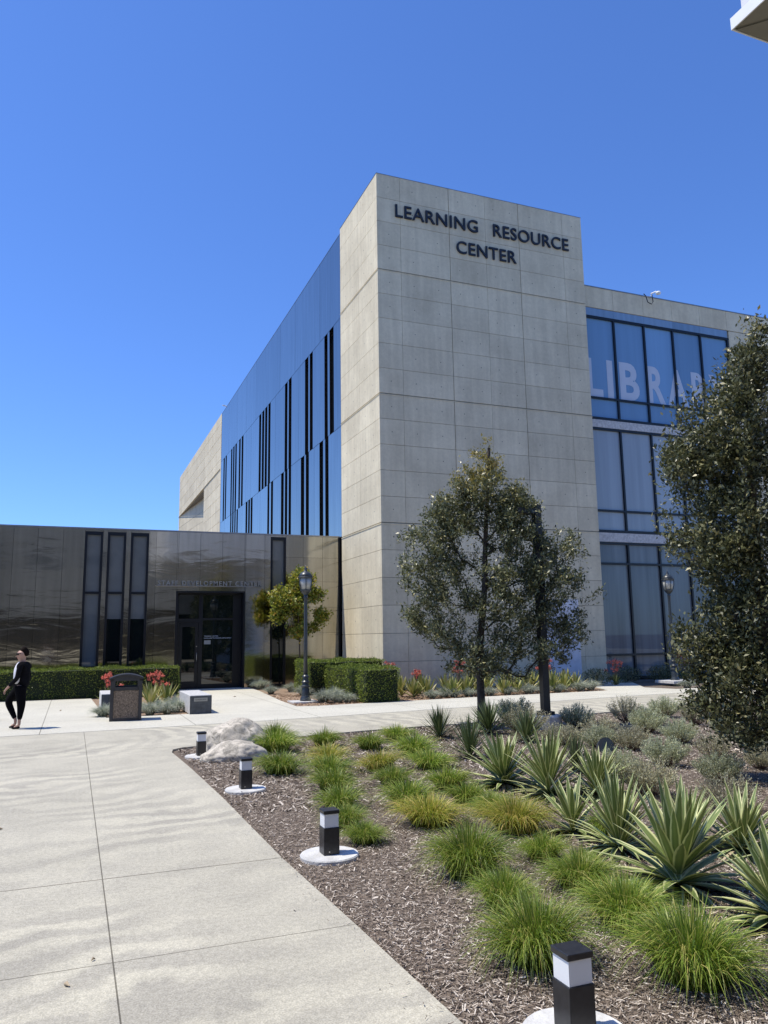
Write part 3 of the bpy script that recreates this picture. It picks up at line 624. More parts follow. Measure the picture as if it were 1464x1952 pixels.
# ------------------------------------------------ street lamps
def lamp(loc, label, slab):
    o = thing('street_lamp', label, 'street lamp', loc, 0, 'lantern lamps beside the building')
    MB().box(*slab, -.06, .03).build('footing', M['bench_top'], o, bevel=.01)
    MB().lathe([(.15, .031), (.15, .07), (.135, .10), (.13, .12), (.115, .16), (.105, .3), (.09, .38), (.125, .40), (.125, .43), (.095, .45), (.085, .49), (.11, .51), (.11, .54), (.08, .57), (.075, .64), (.095, .66), (.09, .69), (.06, .72), (.058, .74)], 20).build('base', M['lamp'], o, smooth=False)
    MB().lathe([(.056, .74), (.052, 1.5), (.048, 2.6), (.05, 2.80), (.065, 2.83), (.045, 2.86), (.06, 2.9)], 14).build('pole', M['lamp'], o, smooth=True)
    ln = MB(); ln.lathe([(.06, 2.9), (.13, 2.98), (.15, 3.02), (.15, 3.035)], 16)
    for i in range(6):
        t_ = 2 * math.pi * i / 6 + .3; c, s = math.cos(t_), math.sin(t_); ln.tube([(.145 * c, .145 * s, 3.03), (.185 * c, .185 * s, 3.2), (.19 * c, .19 * s, 3.38)], .012, 4)
    ln.lathe([(.2, 3.36), (.21, 3.38), (.2, 3.40)], 18)
    L_ = ln.build('lantern', M['lamp'], o)
    MB().lathe([(.13, 3.036), (.165, 3.2), (.17, 3.359)], 16).build('glass', M['lampglass'], L_, smooth=True)
    MB().lathe([(.195, 3.401), (.17, 3.46), (.12, 3.52), (.06, 3.55), (.045, 3.57), (.05, 3.59), (.03, 3.61), (.035, 3.64), (.012, 3.67), (.006, 3.73)], 18).build('cap', M['lamp'], L_, smooth=True)
    return o
lamp((5.96, 20.86, 0), 'black lantern lamp post beside the small maple and clipped hedge', (-.42, .3, -.35, .35))
lamp((18.75, 20.95, .12), 'black lantern lamp post in front of the library windows', (-.5, .55, -.5, .4)).children[0].location.z = -.03

# ------------------------------------------------ square light pole
pl = thing('light_pole', 'tall square black light pole on a concrete footing behind the oak', 'light pole', (8.3, 12.75, 0))
MB().lathe([(.29, -.05), (.29, .2), (.27, .225)], 28).build('footing', M['pad'], pl)
MB().box(-.125, .125, -.125, .125, .226, .29).build('base_plate', M['post'], pl, bevel=.01)
MB().box(-.07, .07, -.07, .07, .291, 4.22).build('pole', M['post'], pl, bevel=.006)
MB().box(-.45, -.072, -.10, .10, 4.02, 4.13).build('fixture_head', M['post'], pl, bevel=.01)

# ------------------------------------------------ bin
bn = thing('litter_bin', 'dark litter bin with arched hood and pebble panel front', 'litter bin', (1.15, 18.32, .004), -.06)
w2 = .33
f = MB()
for sx in (-1, 1):
    for sy in (-1, 1): f.box(sx * w2 - (.0 if sx < 0 else .07), sx * w2 + (.07 if sx < 0 else 0), sy * .3 - (0 if sy < 0 else .07), sy * .3 + (.07 if sy < 0 else 0), 0, .90)
f.box(-w2 + .07, w2 - .07, -.285, .285, 0, .06); f.box(-w2 + .07, w2 - .07, -.285, -.22, .64, .72); f.box(-w2 + .07, w2 - .07, .22, .285, .64, .72); f.box(-w2 + .005, -w2 + .06, -.23, .23, .02, .72); f.box(w2 - .06, w2 - .005, -.23, .23, .02, .72)
f.build('frame', M['bin'], bn, bevel=.006)
for ya, yb in ((-.275, -.255), (.255, .275)): MB().box(-w2 + .072, w2 - .072, ya, yb, .062, .638).build('pebble_panel', M['aggregate'], bn)
hd = MB(); N = 12
for i in range(N):
    a0, a1 = -1 + 2 * i / N, -1 + 2 * (i + 1) / N; z0_, z1_ = .905 + .085 * (1 - a0 * a0), .905 + .085 * (1 - a1 * a1); xa, xb = a0 * (w2 + .02), a1 * (w2 + .02)
    hd.face([(xa, -.32, z0_), (xb, -.32, z1_), (xb, .32, z1_), (xa, .32, z0_)]); hd.face([(xa, .32, z0_ - .035), (xb, .32, z1_ - .035), (xb, -.32, z1_ - .035), (xa, -.32, z0_ - .035)])
    for yy in (-.32, .32): hd.face([(xa, yy, z0_ - .035), (xb, yy, z1_ - .035), (xb, yy, z1_), (xa, yy, z0_)])
hd.box(-w2 - .02, -w2 - .018, -.32, .32, .87, .905); hd.box(w2 + .018, w2 + .02, -.32, .32, .87, .905)
for yy in (-.30, .27):
    hd.box(-w2, w2, yy, yy + .03, .845, .908); hd.box(-w2, -w2 + .1, yy + .001, yy + .029, .70, .846); hd.box(w2 - .1, w2, yy + .001, yy + .029, .70, .846)
    for i in range(N):
        a0, a1 = -1 + 2 * i / N, -1 + 2 * (i + 1) / N; z0_, z1_ = .89 + .085 * (1 - a0 * a0), .89 + .085 * (1 - a1 * a1); hd.face([(a0 * w2, yy + .002, .9), (a1 * w2, yy + .002, .9), (a1 * w2, yy + .002, z1_), (a0 * w2, yy + .002, z0_)])
hd.build('hood', M['bin'], bn)

# ------------------------------------------------ bench blocks
def bench(loc, w_, l_, h_, label, plaque):
    o = thing('bench_block', label, 'bench', loc, 0, 'concrete bench blocks')
    MB().box(0, w_, .012, l_, 0, h_).build('block', M['bench_top'], o, bevel=.012)
    MB().box(.0, w_, 0, .011, .0, h_ - .02).build('front_face', M['bench_side'], o)
    if plaque:
        p_ = MB().box(.09, .40, -.01, -.001, .29, .37).build('plaque', M['plaque'], o)
        me = text_mesh('FOUNDERS PATIO', (.12, .37, .313, .347), -.0135, .003); me.materials.append(M['bench_side']); add('engraving', me, p_)
bench((2.60, 18.82, .0), .50, 1.95, .43, 'concrete bench block with small plaque on its dark end, near the entrance walk', True)
bench((.72, 20.6, .0), .45, 1.5, .43, 'concrete bench block mostly hidden behind the litter bin', False)

# ------------------------------------------------ bed spotlight
sp = thing('landscape_spotlight', 'round black landscape spotlight lying low among the grey shrubs', 'spotlight', (7.02, 9.35, -.03))
MB().tube([(0, 0, 0), (0, 0, .1)], .02, 8).build('stem', M['spotlight'], sp)
hq = MB().tube([(.05, .12, .14), (0, 0, .17), (-.03, -.09, .19)], [.075, .10, .115], 20).build('head', M['spotlight'], sp)
MB().tube([(-.0305, -.0915, .1905), (-.032, -.095, .1915)], .1, 20).build('lens', M['spotglass'], hq)

# ------------------------------------------------ plants: meshes
def blades(n, r, h, wid, spread=1., up=.5, seg=4, base=.12, mats=None, droop=1.):
    th = rng.uniform(0, 2 * np.pi, n); q = rng.random(n) ** .55                # q: 0 upright centre .. 1 outer
    b0 = np.c_[np.cos(th), np.sin(th), np.zeros(n)] * (q * base)[:, None]
    th2 = th + rng.normal(0, .5, n); out = np.c_[np.cos(th2), np.sin(th2), np.zeros(n)]
    Lh = h * rng.uniform(.7, 1.15, n) * (1 - .35 * q); Lr = r * q * rng.uniform(.7, 1.15, n) * spread
    rows = []
    side = np.c_[-np.sin(th2), np.cos(th2), np.zeros(n)] + rng.normal(0, .3, (n, 3)); side = unit(side)
    ts = np.linspace(0, 1, seg + 1); kd = rng.uniform(1.0, 1.85, n)
    for t_ in ts:
        z = Lh * (t_ * (1 + .9 * q * droop) - kd * q * droop * t_ ** 2.4); z = np.maximum(z, .004)
        p = b0 + out * (Lr * (t_ ** 1.35))[:, None]; p[:, 2] += z
        ww = wid * (1 - t_ ** 2 * .92)
        rows.append(p - side * ww / 2); rows.append(p + side * ww / 2)
    V = np.stack(rows, 1).reshape(-1, 3); k = 2 * (seg + 1)
    base_i = (np.arange(n) * k)[:, None]
    F = np.concatenate([base_i + np.array([2 * s, 2 * s + 1, 2 * s + 3, 2 * s + 2]) for s in range(seg)], 1).reshape(-1, 4)
    return V, F
def tuft_mesh(mt, n=650, wid=.0055):
    V, F = blades(n, .36, .30, wid, base=.15); return npmesh('tuft', V, F, mt)
TG = [tuft_mesh(M['grass'], 1500, .0058) for _ in range(3)]; TY = [tuft_mesh(M['grassy'], 1300, .0058) for _ in range(2)]; TF = [tuft_mesh(M['grass'], 800, .0085) for _ in range(2)]; TFY = [tuft_mesh(M['grassy'], 700, .0085)]
FS = []
for _ in range(3):
    V, F = blades(900, .34, .30, .008, base=.08, droop=.9); FS.append(npmesh('fescue', V, F, M['fescue']))
def strap(n, L0, W0, elev, curve, u=True, th=None, seg=6):
    """sword leaves as folded strips; returns V,F,UV"""
    th = rng.uniform(0, 2 * np.pi, n) if th is None else th
    Vs, Fs, Us = [], [], []; k = 0
    for i in range(n):
        e0 = elev[i]; L = L0 * rng.uniform(.85, 1.1); W = W0 * rng.uniform(.85, 1.1); d = np.array((math.cos(th[i]), math.sin(th[i]), 0)); s = np.array((-math.sin(th[i]), math.cos(th[i]), 0))
        p = d * .02 + np.array((0, 0, .03 + .05 * (e0 > .6))); e = e0; rows = []
        for j in range(seg + 1):
            t_ = j / seg; wprof = (.62 + .38 * math.sin(min(1, t_ * 2.2) * math.pi / 2)) * (1 - max(0, (t_ - .45) / .55) ** 1.8); hw = W * .5 * max(wprof, .02)
            nrm = np.array((-math.sin(e) * d[0], -math.sin(e) * d[1], math.cos(e)))
            rows += [p + s * hw + nrm * hw * .28, p, p - s * hw + nrm * hw * .28]
            e += curve[i] / seg; p = p + (d * math.cos(e) + np.array((0, 0, math.sin(e)))) * L / seg; p[2] = max(p[2], .012)
        Vs += rows
        for j in range(seg):
            a = k + 3 * j
            for o_, (u0, u1) in ((0, (0, .5)), (1, (.5, 1))):
                Fs.append((a + o_, a + o_ + 1, a + o_ + 4, a + o_ + 3)); Us += [(u0, 0), (u1, 0), (u1, 1), (u0, 1)]
        k += 3 * (seg + 1)
    return np.array(Vs), np.array(Fs), np.array(Us)
def agave_mesh(n=52, L=.5, W=.042):
    q = np.linspace(0, 1, n); elev = R(84) - q ** .85 * R(86) + rng.normal(0, .06, n); cur = -.15 - .5 * q ** 3 + rng.normal(0, .06, n); th = np.arange(n) * 2.399963
    V, F, U_ = strap(n, L, W, elev, cur, th=th); return npmesh('rosette', V, F, M['agave'], uv=U_)
AG = [agave_mesh(85, .50, .060), agave_mesh(80, .50, .072), agave_mesh(95, .50, .050), agave_mesh(36, .5, .070)]
def yucca_mesh(n=110, L=.5, W=.024):
    q = np.linspace(0, 1, n); elev = R(88) - q * R(80) + rng.normal(0, .08, n); cur = np.full(n, -.08); V, F, U_ = strap(n, L, W, elev, cur, th=np.arange(n) * 2.399963, seg=4); return npmesh('rosette', V, F, M['yucca'])
YC = [yucca_mesh(), yucca_mesh(130)]
def dead_mesh():
    n = 16; V, F, U_ = strap(n, .3, .03, rng.uniform(-.1, .15, n), np.full(n, -.4), th=rng.uniform(0, 6.28, n)); return npmesh('old_leaves', V, F, M['deadleaf'])
DD = dead_mesh()
def shrub_meshes(mt, nt_=150, leaves=60):
    tw = MB(); LP, LD = [], []
    for i in range(nt_):
        th = rng.uniform(0, 2 * np.pi); q = math.sqrt(rng.random()); lean = q * 1.12
        d = np.array((math.cos(th) * math.sin(lean), math.sin(th) * math.sin(lean), math.cos(lean))); L = .40 * rng.uniform(.8, 1.15) * (1 - .08 * q)
        p0 = np.array((d[0], d[1], 0)) * .05; mid = p0 + d * L * .5 + np.array((0, 0, -.01)); tip = p0 + d * L + np.array((0, 0, .05 * q))
        tw.tube([p0, mid, tip], [.004, .003, .0015], 3, cap=False)
        for j in range(leaves):
            t_ = rng.uniform(.48, 1.03); c = mid + (tip - mid) * (t_ - .5) * 2 if t_ > .5 else p0 + (mid - p0) * t_ * 2
            LP.append(c + rng.normal(0, .012, 3)); LD.append(d * .9 + rng.normal(0, .6, 3) + np.array((0, 0, .3)))
    LP = np.array(LP); LP[:, 2] = np.maximum(LP[:, 2], .02)
    V, F = leaf_quads(LP, unit(np.array(LD)), rng.uniform(.018, .034, len(LP)), rng.uniform(.007, .012, len(LP)))
    me = npmesh('foliage', V, F, mt); t_ = tw.build('twigs', M['twig']); tm = t_.data; bpy.data.objects.remove(t_); return me, tm
SH = [shrub_meshes(M['shrub']), shrub_meshes(M['shrub']), shrub_meshes(M['shrub_b'], 140, 46), shrub_meshes(M['shrub_b'], 110, 34)]

# ------------------------------------------------ grass tufts (x, y, radius, height)
rowA = [(2.58, 10.26, .31, .34), (3.0, 12.2, .33, .40), (3.2, 13.0, .30, .36)]
rowB = [(2.39, 6.55, .17, .19), (2.44, 7.15, .18, .20), (2.64, 7.94, .22, .23), (2.83, 8.77, .25, .27), (3.11, 9.78, .27, .28), (3.44, 10.89, .27, .30), (3.85, 12.39, .25, .29)]
rowC = [(2.40, 3.85, .31, .38), (2.63, 4.62, .22, .28), (2.77, 5.35, .33, .40), (3.16, 6.90, .30, .31), (3.31, 7.72, .26, .28), (3.60, 8.85, .22, .26), (3.82, 9.81, .27, .29), (4.39, 11.76, .25, .31)]
rowD = [(2.98, 3.36, .36, .38), (3.18, 4.13, .30, .31), (3.33, 4.78, .27, .28), (3.47, 5.45, .21, .23), (3.75, 6.33, .30, .31), (3.92, 7.05, .18, .21), (3.93, 7.60, .22, .24), (4.07, 8.33, .24, .27), (4.50, 9.74, .30, .29), (4.80, 10.92, .31, .31), (5.19, 12.55, .28, .26)]
yellow = {('C', 3), ('C', 6), ('D', 4), ('B', 5)}
ordn = ['nearest', 'second nearest', 'third nearest', 'fourth nearest', 'fifth nearest', 'sixth nearest', 'seventh nearest', 'eighth nearest', 'ninth nearest', 'tenth nearest', 'farthest']
rown = {'A': 'in the short row right of the boulders', 'B': 'in the row running back from the second bollard light', 'C': 'in the row starting behind the nearest bollard light', 'D': 'in the grass row closest to the agaves'}
for nm, rw in (('A', rowA), ('B', rowB), ('C', rowC), ('D', rowD)):
    for i, (x, y, r, h) in enumerate(rw):
        yl = (nm, i) in yellow; far = y > 7.5
        me = random.choice((TFY if yl else TF) if far else (TY if yl else TG))
        fs = 1.2 if y > 6 else 1.0; o = add('grass_tuft', me, loc=(x, y, -.03), rz=random.uniform(0, 6), s=(r / .335 * fs, r / .335 * fs, h / .265 * random.uniform(.9, 1.1))); o.rotation_euler.x = random.uniform(-.12, .12); o.rotation_euler.y = random.uniform(-.12, .12)
        od = 'farthest' if i == len(rw) - 1 else ordn[i]
        tag(o, ('yellow-tipped' if yl else 'bright green') + ' grass tuft, ' + od + ' ' + rown[nm], 'grass tuft', 'ornamental grass tufts in rows')
for x, y, r, h, lb in ((3.55, 5.05, .12, .2, 'small thin grass tuft growing against the big variegated agave'), (4.35, 5.75, .2, .28, 'grass tuft mixed into the agave left of the largest one')):
    tag(add('grass_tuft', TF[0], loc=(x, y, -.03), rz=x * 9, s=(r / .3, r / .3, h / .25)), lb, 'grass tuft', 'ornamental grass tufts in rows')

# ------------------------------------------------ agaves and yuccas (x, y, radius, height, kind)
agl = [(5.92, 12.39, .36, .50, 'y', 'dark green spiky yucca standing alone left of the oak trunk'),
 (6.95, 12.5, .42, .55, 'y', 'spiky yucca directly behind the oak trunk'),
 (5.35, 10.2, .38, .54, 'y', 'dark green yucca left of and in front of the oak trunk'),
 (6.95, 11.3, .36, .48, 'y', 'shaded dark yucca to the right of the oak trunk'),
 (4.72, 8.2, .44, .58, 0, 'wide variegated agave, leftmost of the pale striped ones'),
 (4.85, 7.45, .40, .66, 2, 'tall narrow-leaved agave, second of the pale striped ones from the left'),
 (5.35, 7.3, .38, .50, 2, 'variegated agave just below the landscape spotlight'),
 (4.17, 6.05, .32, .46, 3, 'sparse young agave with few broad striped leaves'),
 (4.15, 5.4, .34, .60, 2, 'bluish upright agave between the sparse one and the largest one'),
 (3.92, 4.5, .44, .64, 1, 'largest variegated agave with wide rosette, front right of the bed'),
 (4.75, 5.3, .28, .46, 2, 'smaller agave directly behind the largest one'),
 (4.99, 4.97, .34, .46, 0, 'agave at the right edge behind the front corner one'),
 (4.02, 3.75, .36, .52, 1, 'nearest agave, cut by the right edge of the photo'),
 (6.0, 8.6, .24, .44, 'y', 'dark narrow agave hidden between the striped ones and the shrubs')]
for i, (x, y, r, h, kd, lb) in enumerate(agl):
    o = thing('yucca' if kd == 'y' else 'agave', lb, 'yucca' if kd == 'y' else 'agave', (x, y, -.03), random.uniform(0, 6), 'spiky rosette plants in the bed'); o.rotation_euler.x = random.uniform(-.08, .08); o.rotation_euler.y = random.uniform(-.08, .08)
    me = YC[i % 2] if kd == 'y' else AG[kd]
    add('rosette', me, o, s=(r / .41, r / .41, h / .50)); add('old_leaves', DD, o, rz=i, s=r / .32)

# ------------------------------------------------ grey shrubs
shl = [(8.2, 13.75, .38, .47), (7.56, 12.3, .43, .48), (7.25, 10.7, .36, .34), (7.6, 10.2, .33, .32), (8.77, 12.45, .30, .42), (8.30, 11.15, .32, .37), (10.21, 12.85, .34, .48), (9.47, 11.35, .32, .43), (11.50, 13.22, .32, .40), (10.99, 11.83, .32, .47), (7.86, 9.8, .28, .38), (9.00, 10.05, .29, .36), (7.30, 8.45, .29, .37), (8.27, 8.6, .27, .37), (5.85, 7.05, .31, .40), (6.2, 8.0, .25, .33), (7.04, 7.25, .28, .34), (6.05, 6.15, .29, .34), (8.21, 7.76, .2, .28), (10.15, 10.15, .33, .44), (9.3, 8.9, .28, .34), (7.0, 5.9, .25, .3)]
sl_ = ['grey-green shrub behind the oak trunk, against the path', 'grey-green shrub right of the oak trunk, sunlit top', 'shrub in the oak shade, left of the spotlight', 'dark shaded shrub directly left of the spotlight', 'round shrub just right of the light pole footing', 'rounded shrub behind and right of the spotlight', 'taller sparse twiggy shrub at the path edge', 'dense shrub in front of the twiggy path-edge one', 'farthest low shrub at the path edge', 'shrub touching the lower leaves of the big right-hand tree', 'brownish shrub two places right of the spotlight', 'shrub in the third row, below the dense one', 'shrub in the middle of the right side with brown stems', 'shrub in open mulch near the right tree trunk', 'big grey shrub behind the tall striped agaves', 'pale shrub right in front of the spotlight', 'low grey-green shrub above the right-hand agaves', 'silvery shrub directly behind the largest agaves', 'shrub at the far right edge of the photo', 'dark shrub tucked under the right tree skirt', 'shrub behind the trunk of the right tree', 'shrub at the right edge level with the silvery one']
for i, ((x, y, r, h), lb) in enumerate(zip(shl, sl_)):
    o = thing('shrub', lb, 'shrub', (x, y, -.03), random.uniform(0, 6), 'grey-green rounded shrubs in the bed')
    me, tm = SH[(i * 7) % 4] if i != 6 else SH[3]
    s = (r / .36, r / .36, h / .40); add('foliage', me, o, s=s); add('twigs', tm, o, s=s)

# ------------------------------------------------ trees
def tree(name, base, trunk, blobs, ntips, nleaf, ll, lw, mt, label, cat, spread=.13, r0=.07, topmat=None, topz=99, rtwig=.004, back=.6):
    o = thing(name, label, cat, base)
    w_ = np.array([b[4] for b in blobs], float); w_ /= w_.sum(); tips = []
    for i in rng.choice(len(blobs), ntips, p=w_):
        c = np.array(blobs[i][:3]); rr = blobs[i][3]; rr = np.array(rr if hasattr(rr, '__len__') else (rr, rr, rr))
        d = unit(rng.normal(size=3)) * rng.random() ** .42; tips.append(c + d * rr)
    tips = np.array(tips); tips[:, 2] = np.maximum(tips[:, 2], .25)
    nodes = [np.array(p, float) for p in trunk]; par = [-1] + list(range(len(trunk) - 1)); ntr = len(trunk)
    ax = np.array(trunk); order = np.argsort([min(np.linalg.norm(t_ - a) for a in ax) for t_ in tips]); LP, LD, LT = [], [], []
    tipn = []
    for i in order:
        t_ = tips[i]; N_ = np.array(nodes); dv = t_ - N_; dist = np.linalg.norm(dv, axis=1) + .9 * np.maximum(0, N_[:, 2] - t_[2] + .15)
        dist[0] += 5
        if ntr > 2: dist[:2] += 1.0
        j = int(np.argmin(dist)); s = nodes[j]; v = t_ - s; L = np.linalg.norm(v); kk = max(2, int(L / .18)); prev = j
        pd = v / (L + 1e-6); pd0 = unit(pd + np.array((0, 0, -.25)))
        for q in range(1, kk + 1):
            u = q / kk; p = s + v * u + np.array((0, 0, -.12 * L)) * math.sin(math.pi * u) + rng.normal(0, .018, 3)
            nodes.append(p); par.append(prev); prev = len(nodes) - 1
        tipn.append(prev)
        n = max(4, int(nleaf * rng.uniform(.5, 1.5))); b0 = nodes[par[prev]]; dirv = unit(nodes[prev] - b0)
        u = rng.random(n)[:, None] ** .7
        LP.append(b0 - (nodes[prev] - b0) * back + (nodes[prev] - b0) * (1 + back) * u * 1.1 + np.clip(rng.normal(0, spread, (n, 3)), -1.7 * spread, 1.7 * spread) * rng.random((n, 1)) ** .5); LD.append(dirv * .5 + rng.normal(0, .6, (n, 3)) + np.array((0, 0, .1)))
    cnt = np.zeros(len(nodes))
    for t_ in tipn:
        k_ = t_
        while k_ != -1: cnt[k_] += 1; k_ = par[k_]
    rad = np.minimum(r0 * .6, np.maximum(rtwig * .5, rtwig * .6 * np.sqrt(cnt)))
    for i in range(ntr): rad[i] = max(rad[i], r0 * (1 - .7 * i / ntr))
    V, F = [], []; k_ = 0; ns = 5
    for i in range(1, len(nodes)):
        a, b = nodes[par[i]], nodes[i]; d = unit(b - a); x = np.cross(d, (0, 0, 1.) if abs(d[2]) < .9 else (1., 0, 0)); x = unit(x); y = np.cross(d, x); ra = min(rad[par[i]], rad[i] * 1.5) if i >= ntr else rad[par[i]]
        m_ = 9 if i < ntr else (5 if rad[i] > .008 else 3); tt = np.arange(m_) * 2 * np.pi / m_
        ring = np.cos(tt)[:, None] * x + np.sin(tt)[:, None] * y
        V.append(a - d * ra * .3 + ring * ra); V.append(b + ring * rad[i])
        for j in range(m_): F.append((k_ + j, k_ + (j + 1) % m_, k_ + m_ + (j + 1) % m_, k_ + m_ + j))
        k_ += 2 * m_
    tme = npmesh('trunk', np.concatenate(V), np.array(F), M['bark'], smooth=True); add('trunk', tme, o)
    LP = np.concatenate(LP); LD = unit(np.concatenate(LD)); n = len(LP); LP[:, 2] = np.maximum(LP[:, 2], .06)
    L_ = rng.uniform(.5, 1.35, n); V, F = leaf_quads(LP, LD, ll * L_, lw * L_, .3)
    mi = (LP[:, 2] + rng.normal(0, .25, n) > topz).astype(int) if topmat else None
    add('crown', npmesh('crown', V, F, [mt, topmat] if topmat else mt, mi), o); return o
tree('oak_tree', (7.29, 13.41, -.03), [(0, 0, 0), (.01, 0, .5), (.0, 0, 1.1), (.03, -.02, 1.7), (.10, -.05, 2.3), (.14, -.08, 2.8), (.16, -.08, 3.3), (.2, -.1, 3.9), (.24, -.12, 4.5), (.3, -.15, 5.45)],
     [(-.82, .43, 3.2, (.72, .7, .9), 1.4), (-.5, .27, 3.95, (.6, .6, .6), 1.1), (.15, -.08, 4.7, (.62, .6, .55), 1.2), (.3, -.15, 5.2, (.34, .35, .5), .32), (.85, -.5, 4.0, (.5, .45, .45), .5), (.95, -.52, 3.3, (.6, .5, .5), .6), (.7, -.38, 3.9, (.6, .6, .65), 1.2), (.65, -.35, 4.35, (.42, .45, .4), .5), (-.25, .1, 4.35, (.5, .5, .5), .5), (1.32, -.72, 2.95, (.66, .6, .75), 1.3), (.6, -.3, 2.5, (1.0, .9, .8), 1.5), (1.2, -.65, 1.8, (.85, .7, .6), 1.5), (-.6, .35, 2.2, (.8, .8, .75), 1.3), (.1, .0, 1.45, (1.0, .8, .5), 1.3), (.1, 0, 3.2, (1.0, 1., .9), 1.0), (1.6, -.86, 3.5, (.3, .4, .35), .14), (1.8, -.98, 2.5, (.25, .4, .5), .14), (.2, -.1, 1.05, (.9, .7, .25), .2)],
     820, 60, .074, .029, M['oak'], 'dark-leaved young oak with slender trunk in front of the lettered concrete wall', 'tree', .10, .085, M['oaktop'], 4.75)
tree('oak_tree', (7.6, 6.95, -.03), [(0, 0, 0), (.02, 0, .5), (.0, 0, 1.1), (.0, .02, 1.8), (.02, .0, 2.5), (.0, .0, 3.2), (.05, 0, 4.0), (.1, 0, 4.7)],
     [(.2, -.1, 5.25, (.38, .5, .4), .6), (.1, 0, 4.8, (.45, .5, .45), .8), (-.12, .18, 4.3, (.6, .7, .6), 1.2), (-.3, .3, 3.8, (.55, .6, .5), 1.3), (-.3, .3, 3.0, (.6, .7, .7), 1.5), (.2, .0, 3.4, (.8, .9, .9), 1.4), (-.12, .12, 2.1, (.5, .6, .6), 1.3), (.2, .0, 2.0, (.8, .9, .9), 1.4), (-.2, .2, 1.4, (.5, .6, .4), 1.0), (-.25, .3, .85, (.5, .6, .42), 1.1), (-.5, .48, 1.5, (.34, .4, .25), .35), (-.45, .45, 2.75, (.4, .45, .35), .4), (.3, 0, 1.1, (.7, .8, .6), 1.0), (-.62, .55, 3.85, (.25, .25, .2), .12), (-.58, .56, 1.72, (.2, .2, .12), .10), (.9, -.6, 2.8, (.6, .6, 1.4), .8)],
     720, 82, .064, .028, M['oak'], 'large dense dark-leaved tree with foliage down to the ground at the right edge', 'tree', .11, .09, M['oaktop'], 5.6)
tree('maple_tree', (7.4, 26.6, -.02), [(0, 0, 0), (0, 0, .8), (-.02, 0, 1.5), (-.05, 0, 2.1), (-.08, 0, 2.7), (-.05, 0, 3.3), (0, 0, 3.9)],
     [(-.6, .1, 3.15, (.45, .5, .4), 1.2), (-.2, 0, 3.0, (.45, .5, .55), 1.4), (.1, 0, 3.75, (.4, .45, .4), 1.2), (-.7, .1, 2.6, (.3, .3, .25), .5), (.75, -.1, 2.55, (.28, .3, .35), .4), (.5, -.1, 3.3, (.35, .3, .3), .35), (-.02, 0, 1.95, (.32, .3, .18), .3), (.4, 0, 2.15, (.25, .2, .12), .12)],
     260, 40, .095, .07, M['maple'], 'small slim maple with yellow-green leaves behind the lamp post by the entrance', 'tree', .14, .03, rtwig=.005)

# ------------------------------------------------ hedges
def hedge(x0, x1, y0, y1, h, label, dens=900):
    o = thing('hedge', label, 'hedge', ((x0 + x1) / 2, (y0 + y1) / 2, 0), 0, 'clipped box hedges'); cx_, cy_ = (x0 + x1) / 2, (y0 + y1) / 2
    a, b = (x1 - x0) / 2, (y1 - y0) / 2
    MB().box(-a + .05, a - .05, -b + .05, b - .05, 0.02, h - .05).build('dark_core', M['hedgein'], o)  # solid dark green box filling the hedge behind its leaves
    P, N_ = [], []
    for (ar, f_) in ((2 * a * 2 * b, 't'), (2 * a * h, 'f'), (2 * b * h, 'l'), (2 * b * h, 'r'), (2 * a * h * .2, 'k')):
        n = int(ar * dens); u, v = rng.uniform(-1, 1, n), rng.uniform(-1, 1, n); dp = rng.normal(-.02, .022, n)
        if f_ == 't': p = np.c_[u * a, v * b, h + dp]; nn = (0, 0, 1)
        elif f_ in 'fk': s = -1 if f_ == 'f' else 1; p = np.c_[u * a, s * (b + dp), (v + 1) / 2 * h]; nn = (0, s, .25)
        else: s = -1 if f_ == 'l' else 1; p = np.c_[s * (a + dp), u * b, (v + 1) / 2 * h]; nn = (s, 0, .25)
        P.append(p); N_.append(np.tile(nn, (n, 1)))
    P = np.concatenate(P); N_ = np.concatenate(N_)
    bump_ = .025 * np.sin(P[:, 0] * 5 + P[:, 2] * 7) + .02 * np.sin(P[:, 1] * 6 - P[:, 0] * 9); P = P + unit(N_) * bump_[:, None]
    D = unit(N_ * .8 + rng.normal(0, .6, P.shape) + np.array((0, 0, .35))); V, F = leaf_quads(P, D, rng.uniform(.03, .055, len(P)), rng.uniform(.014, .024, len(P)))
    add('foliage', npmesh('foliage', V, F, M['hedge']), o); return o
hedge(-9, 3.22, 25.75, 27.0, .88, 'long low clipped green hedge under the three tall steel-wall windows', 1000)
hedge(7.2, 8.2, 19.55, 23.0, .88, 'clipped hedge block with dark front face at the corner of the concrete wall', 1400)
hedge(6.75, 9.2, 23.2, 24.9, 1.0, 'clipped hedge behind the lamp post, set back toward the steel wall', 1400)

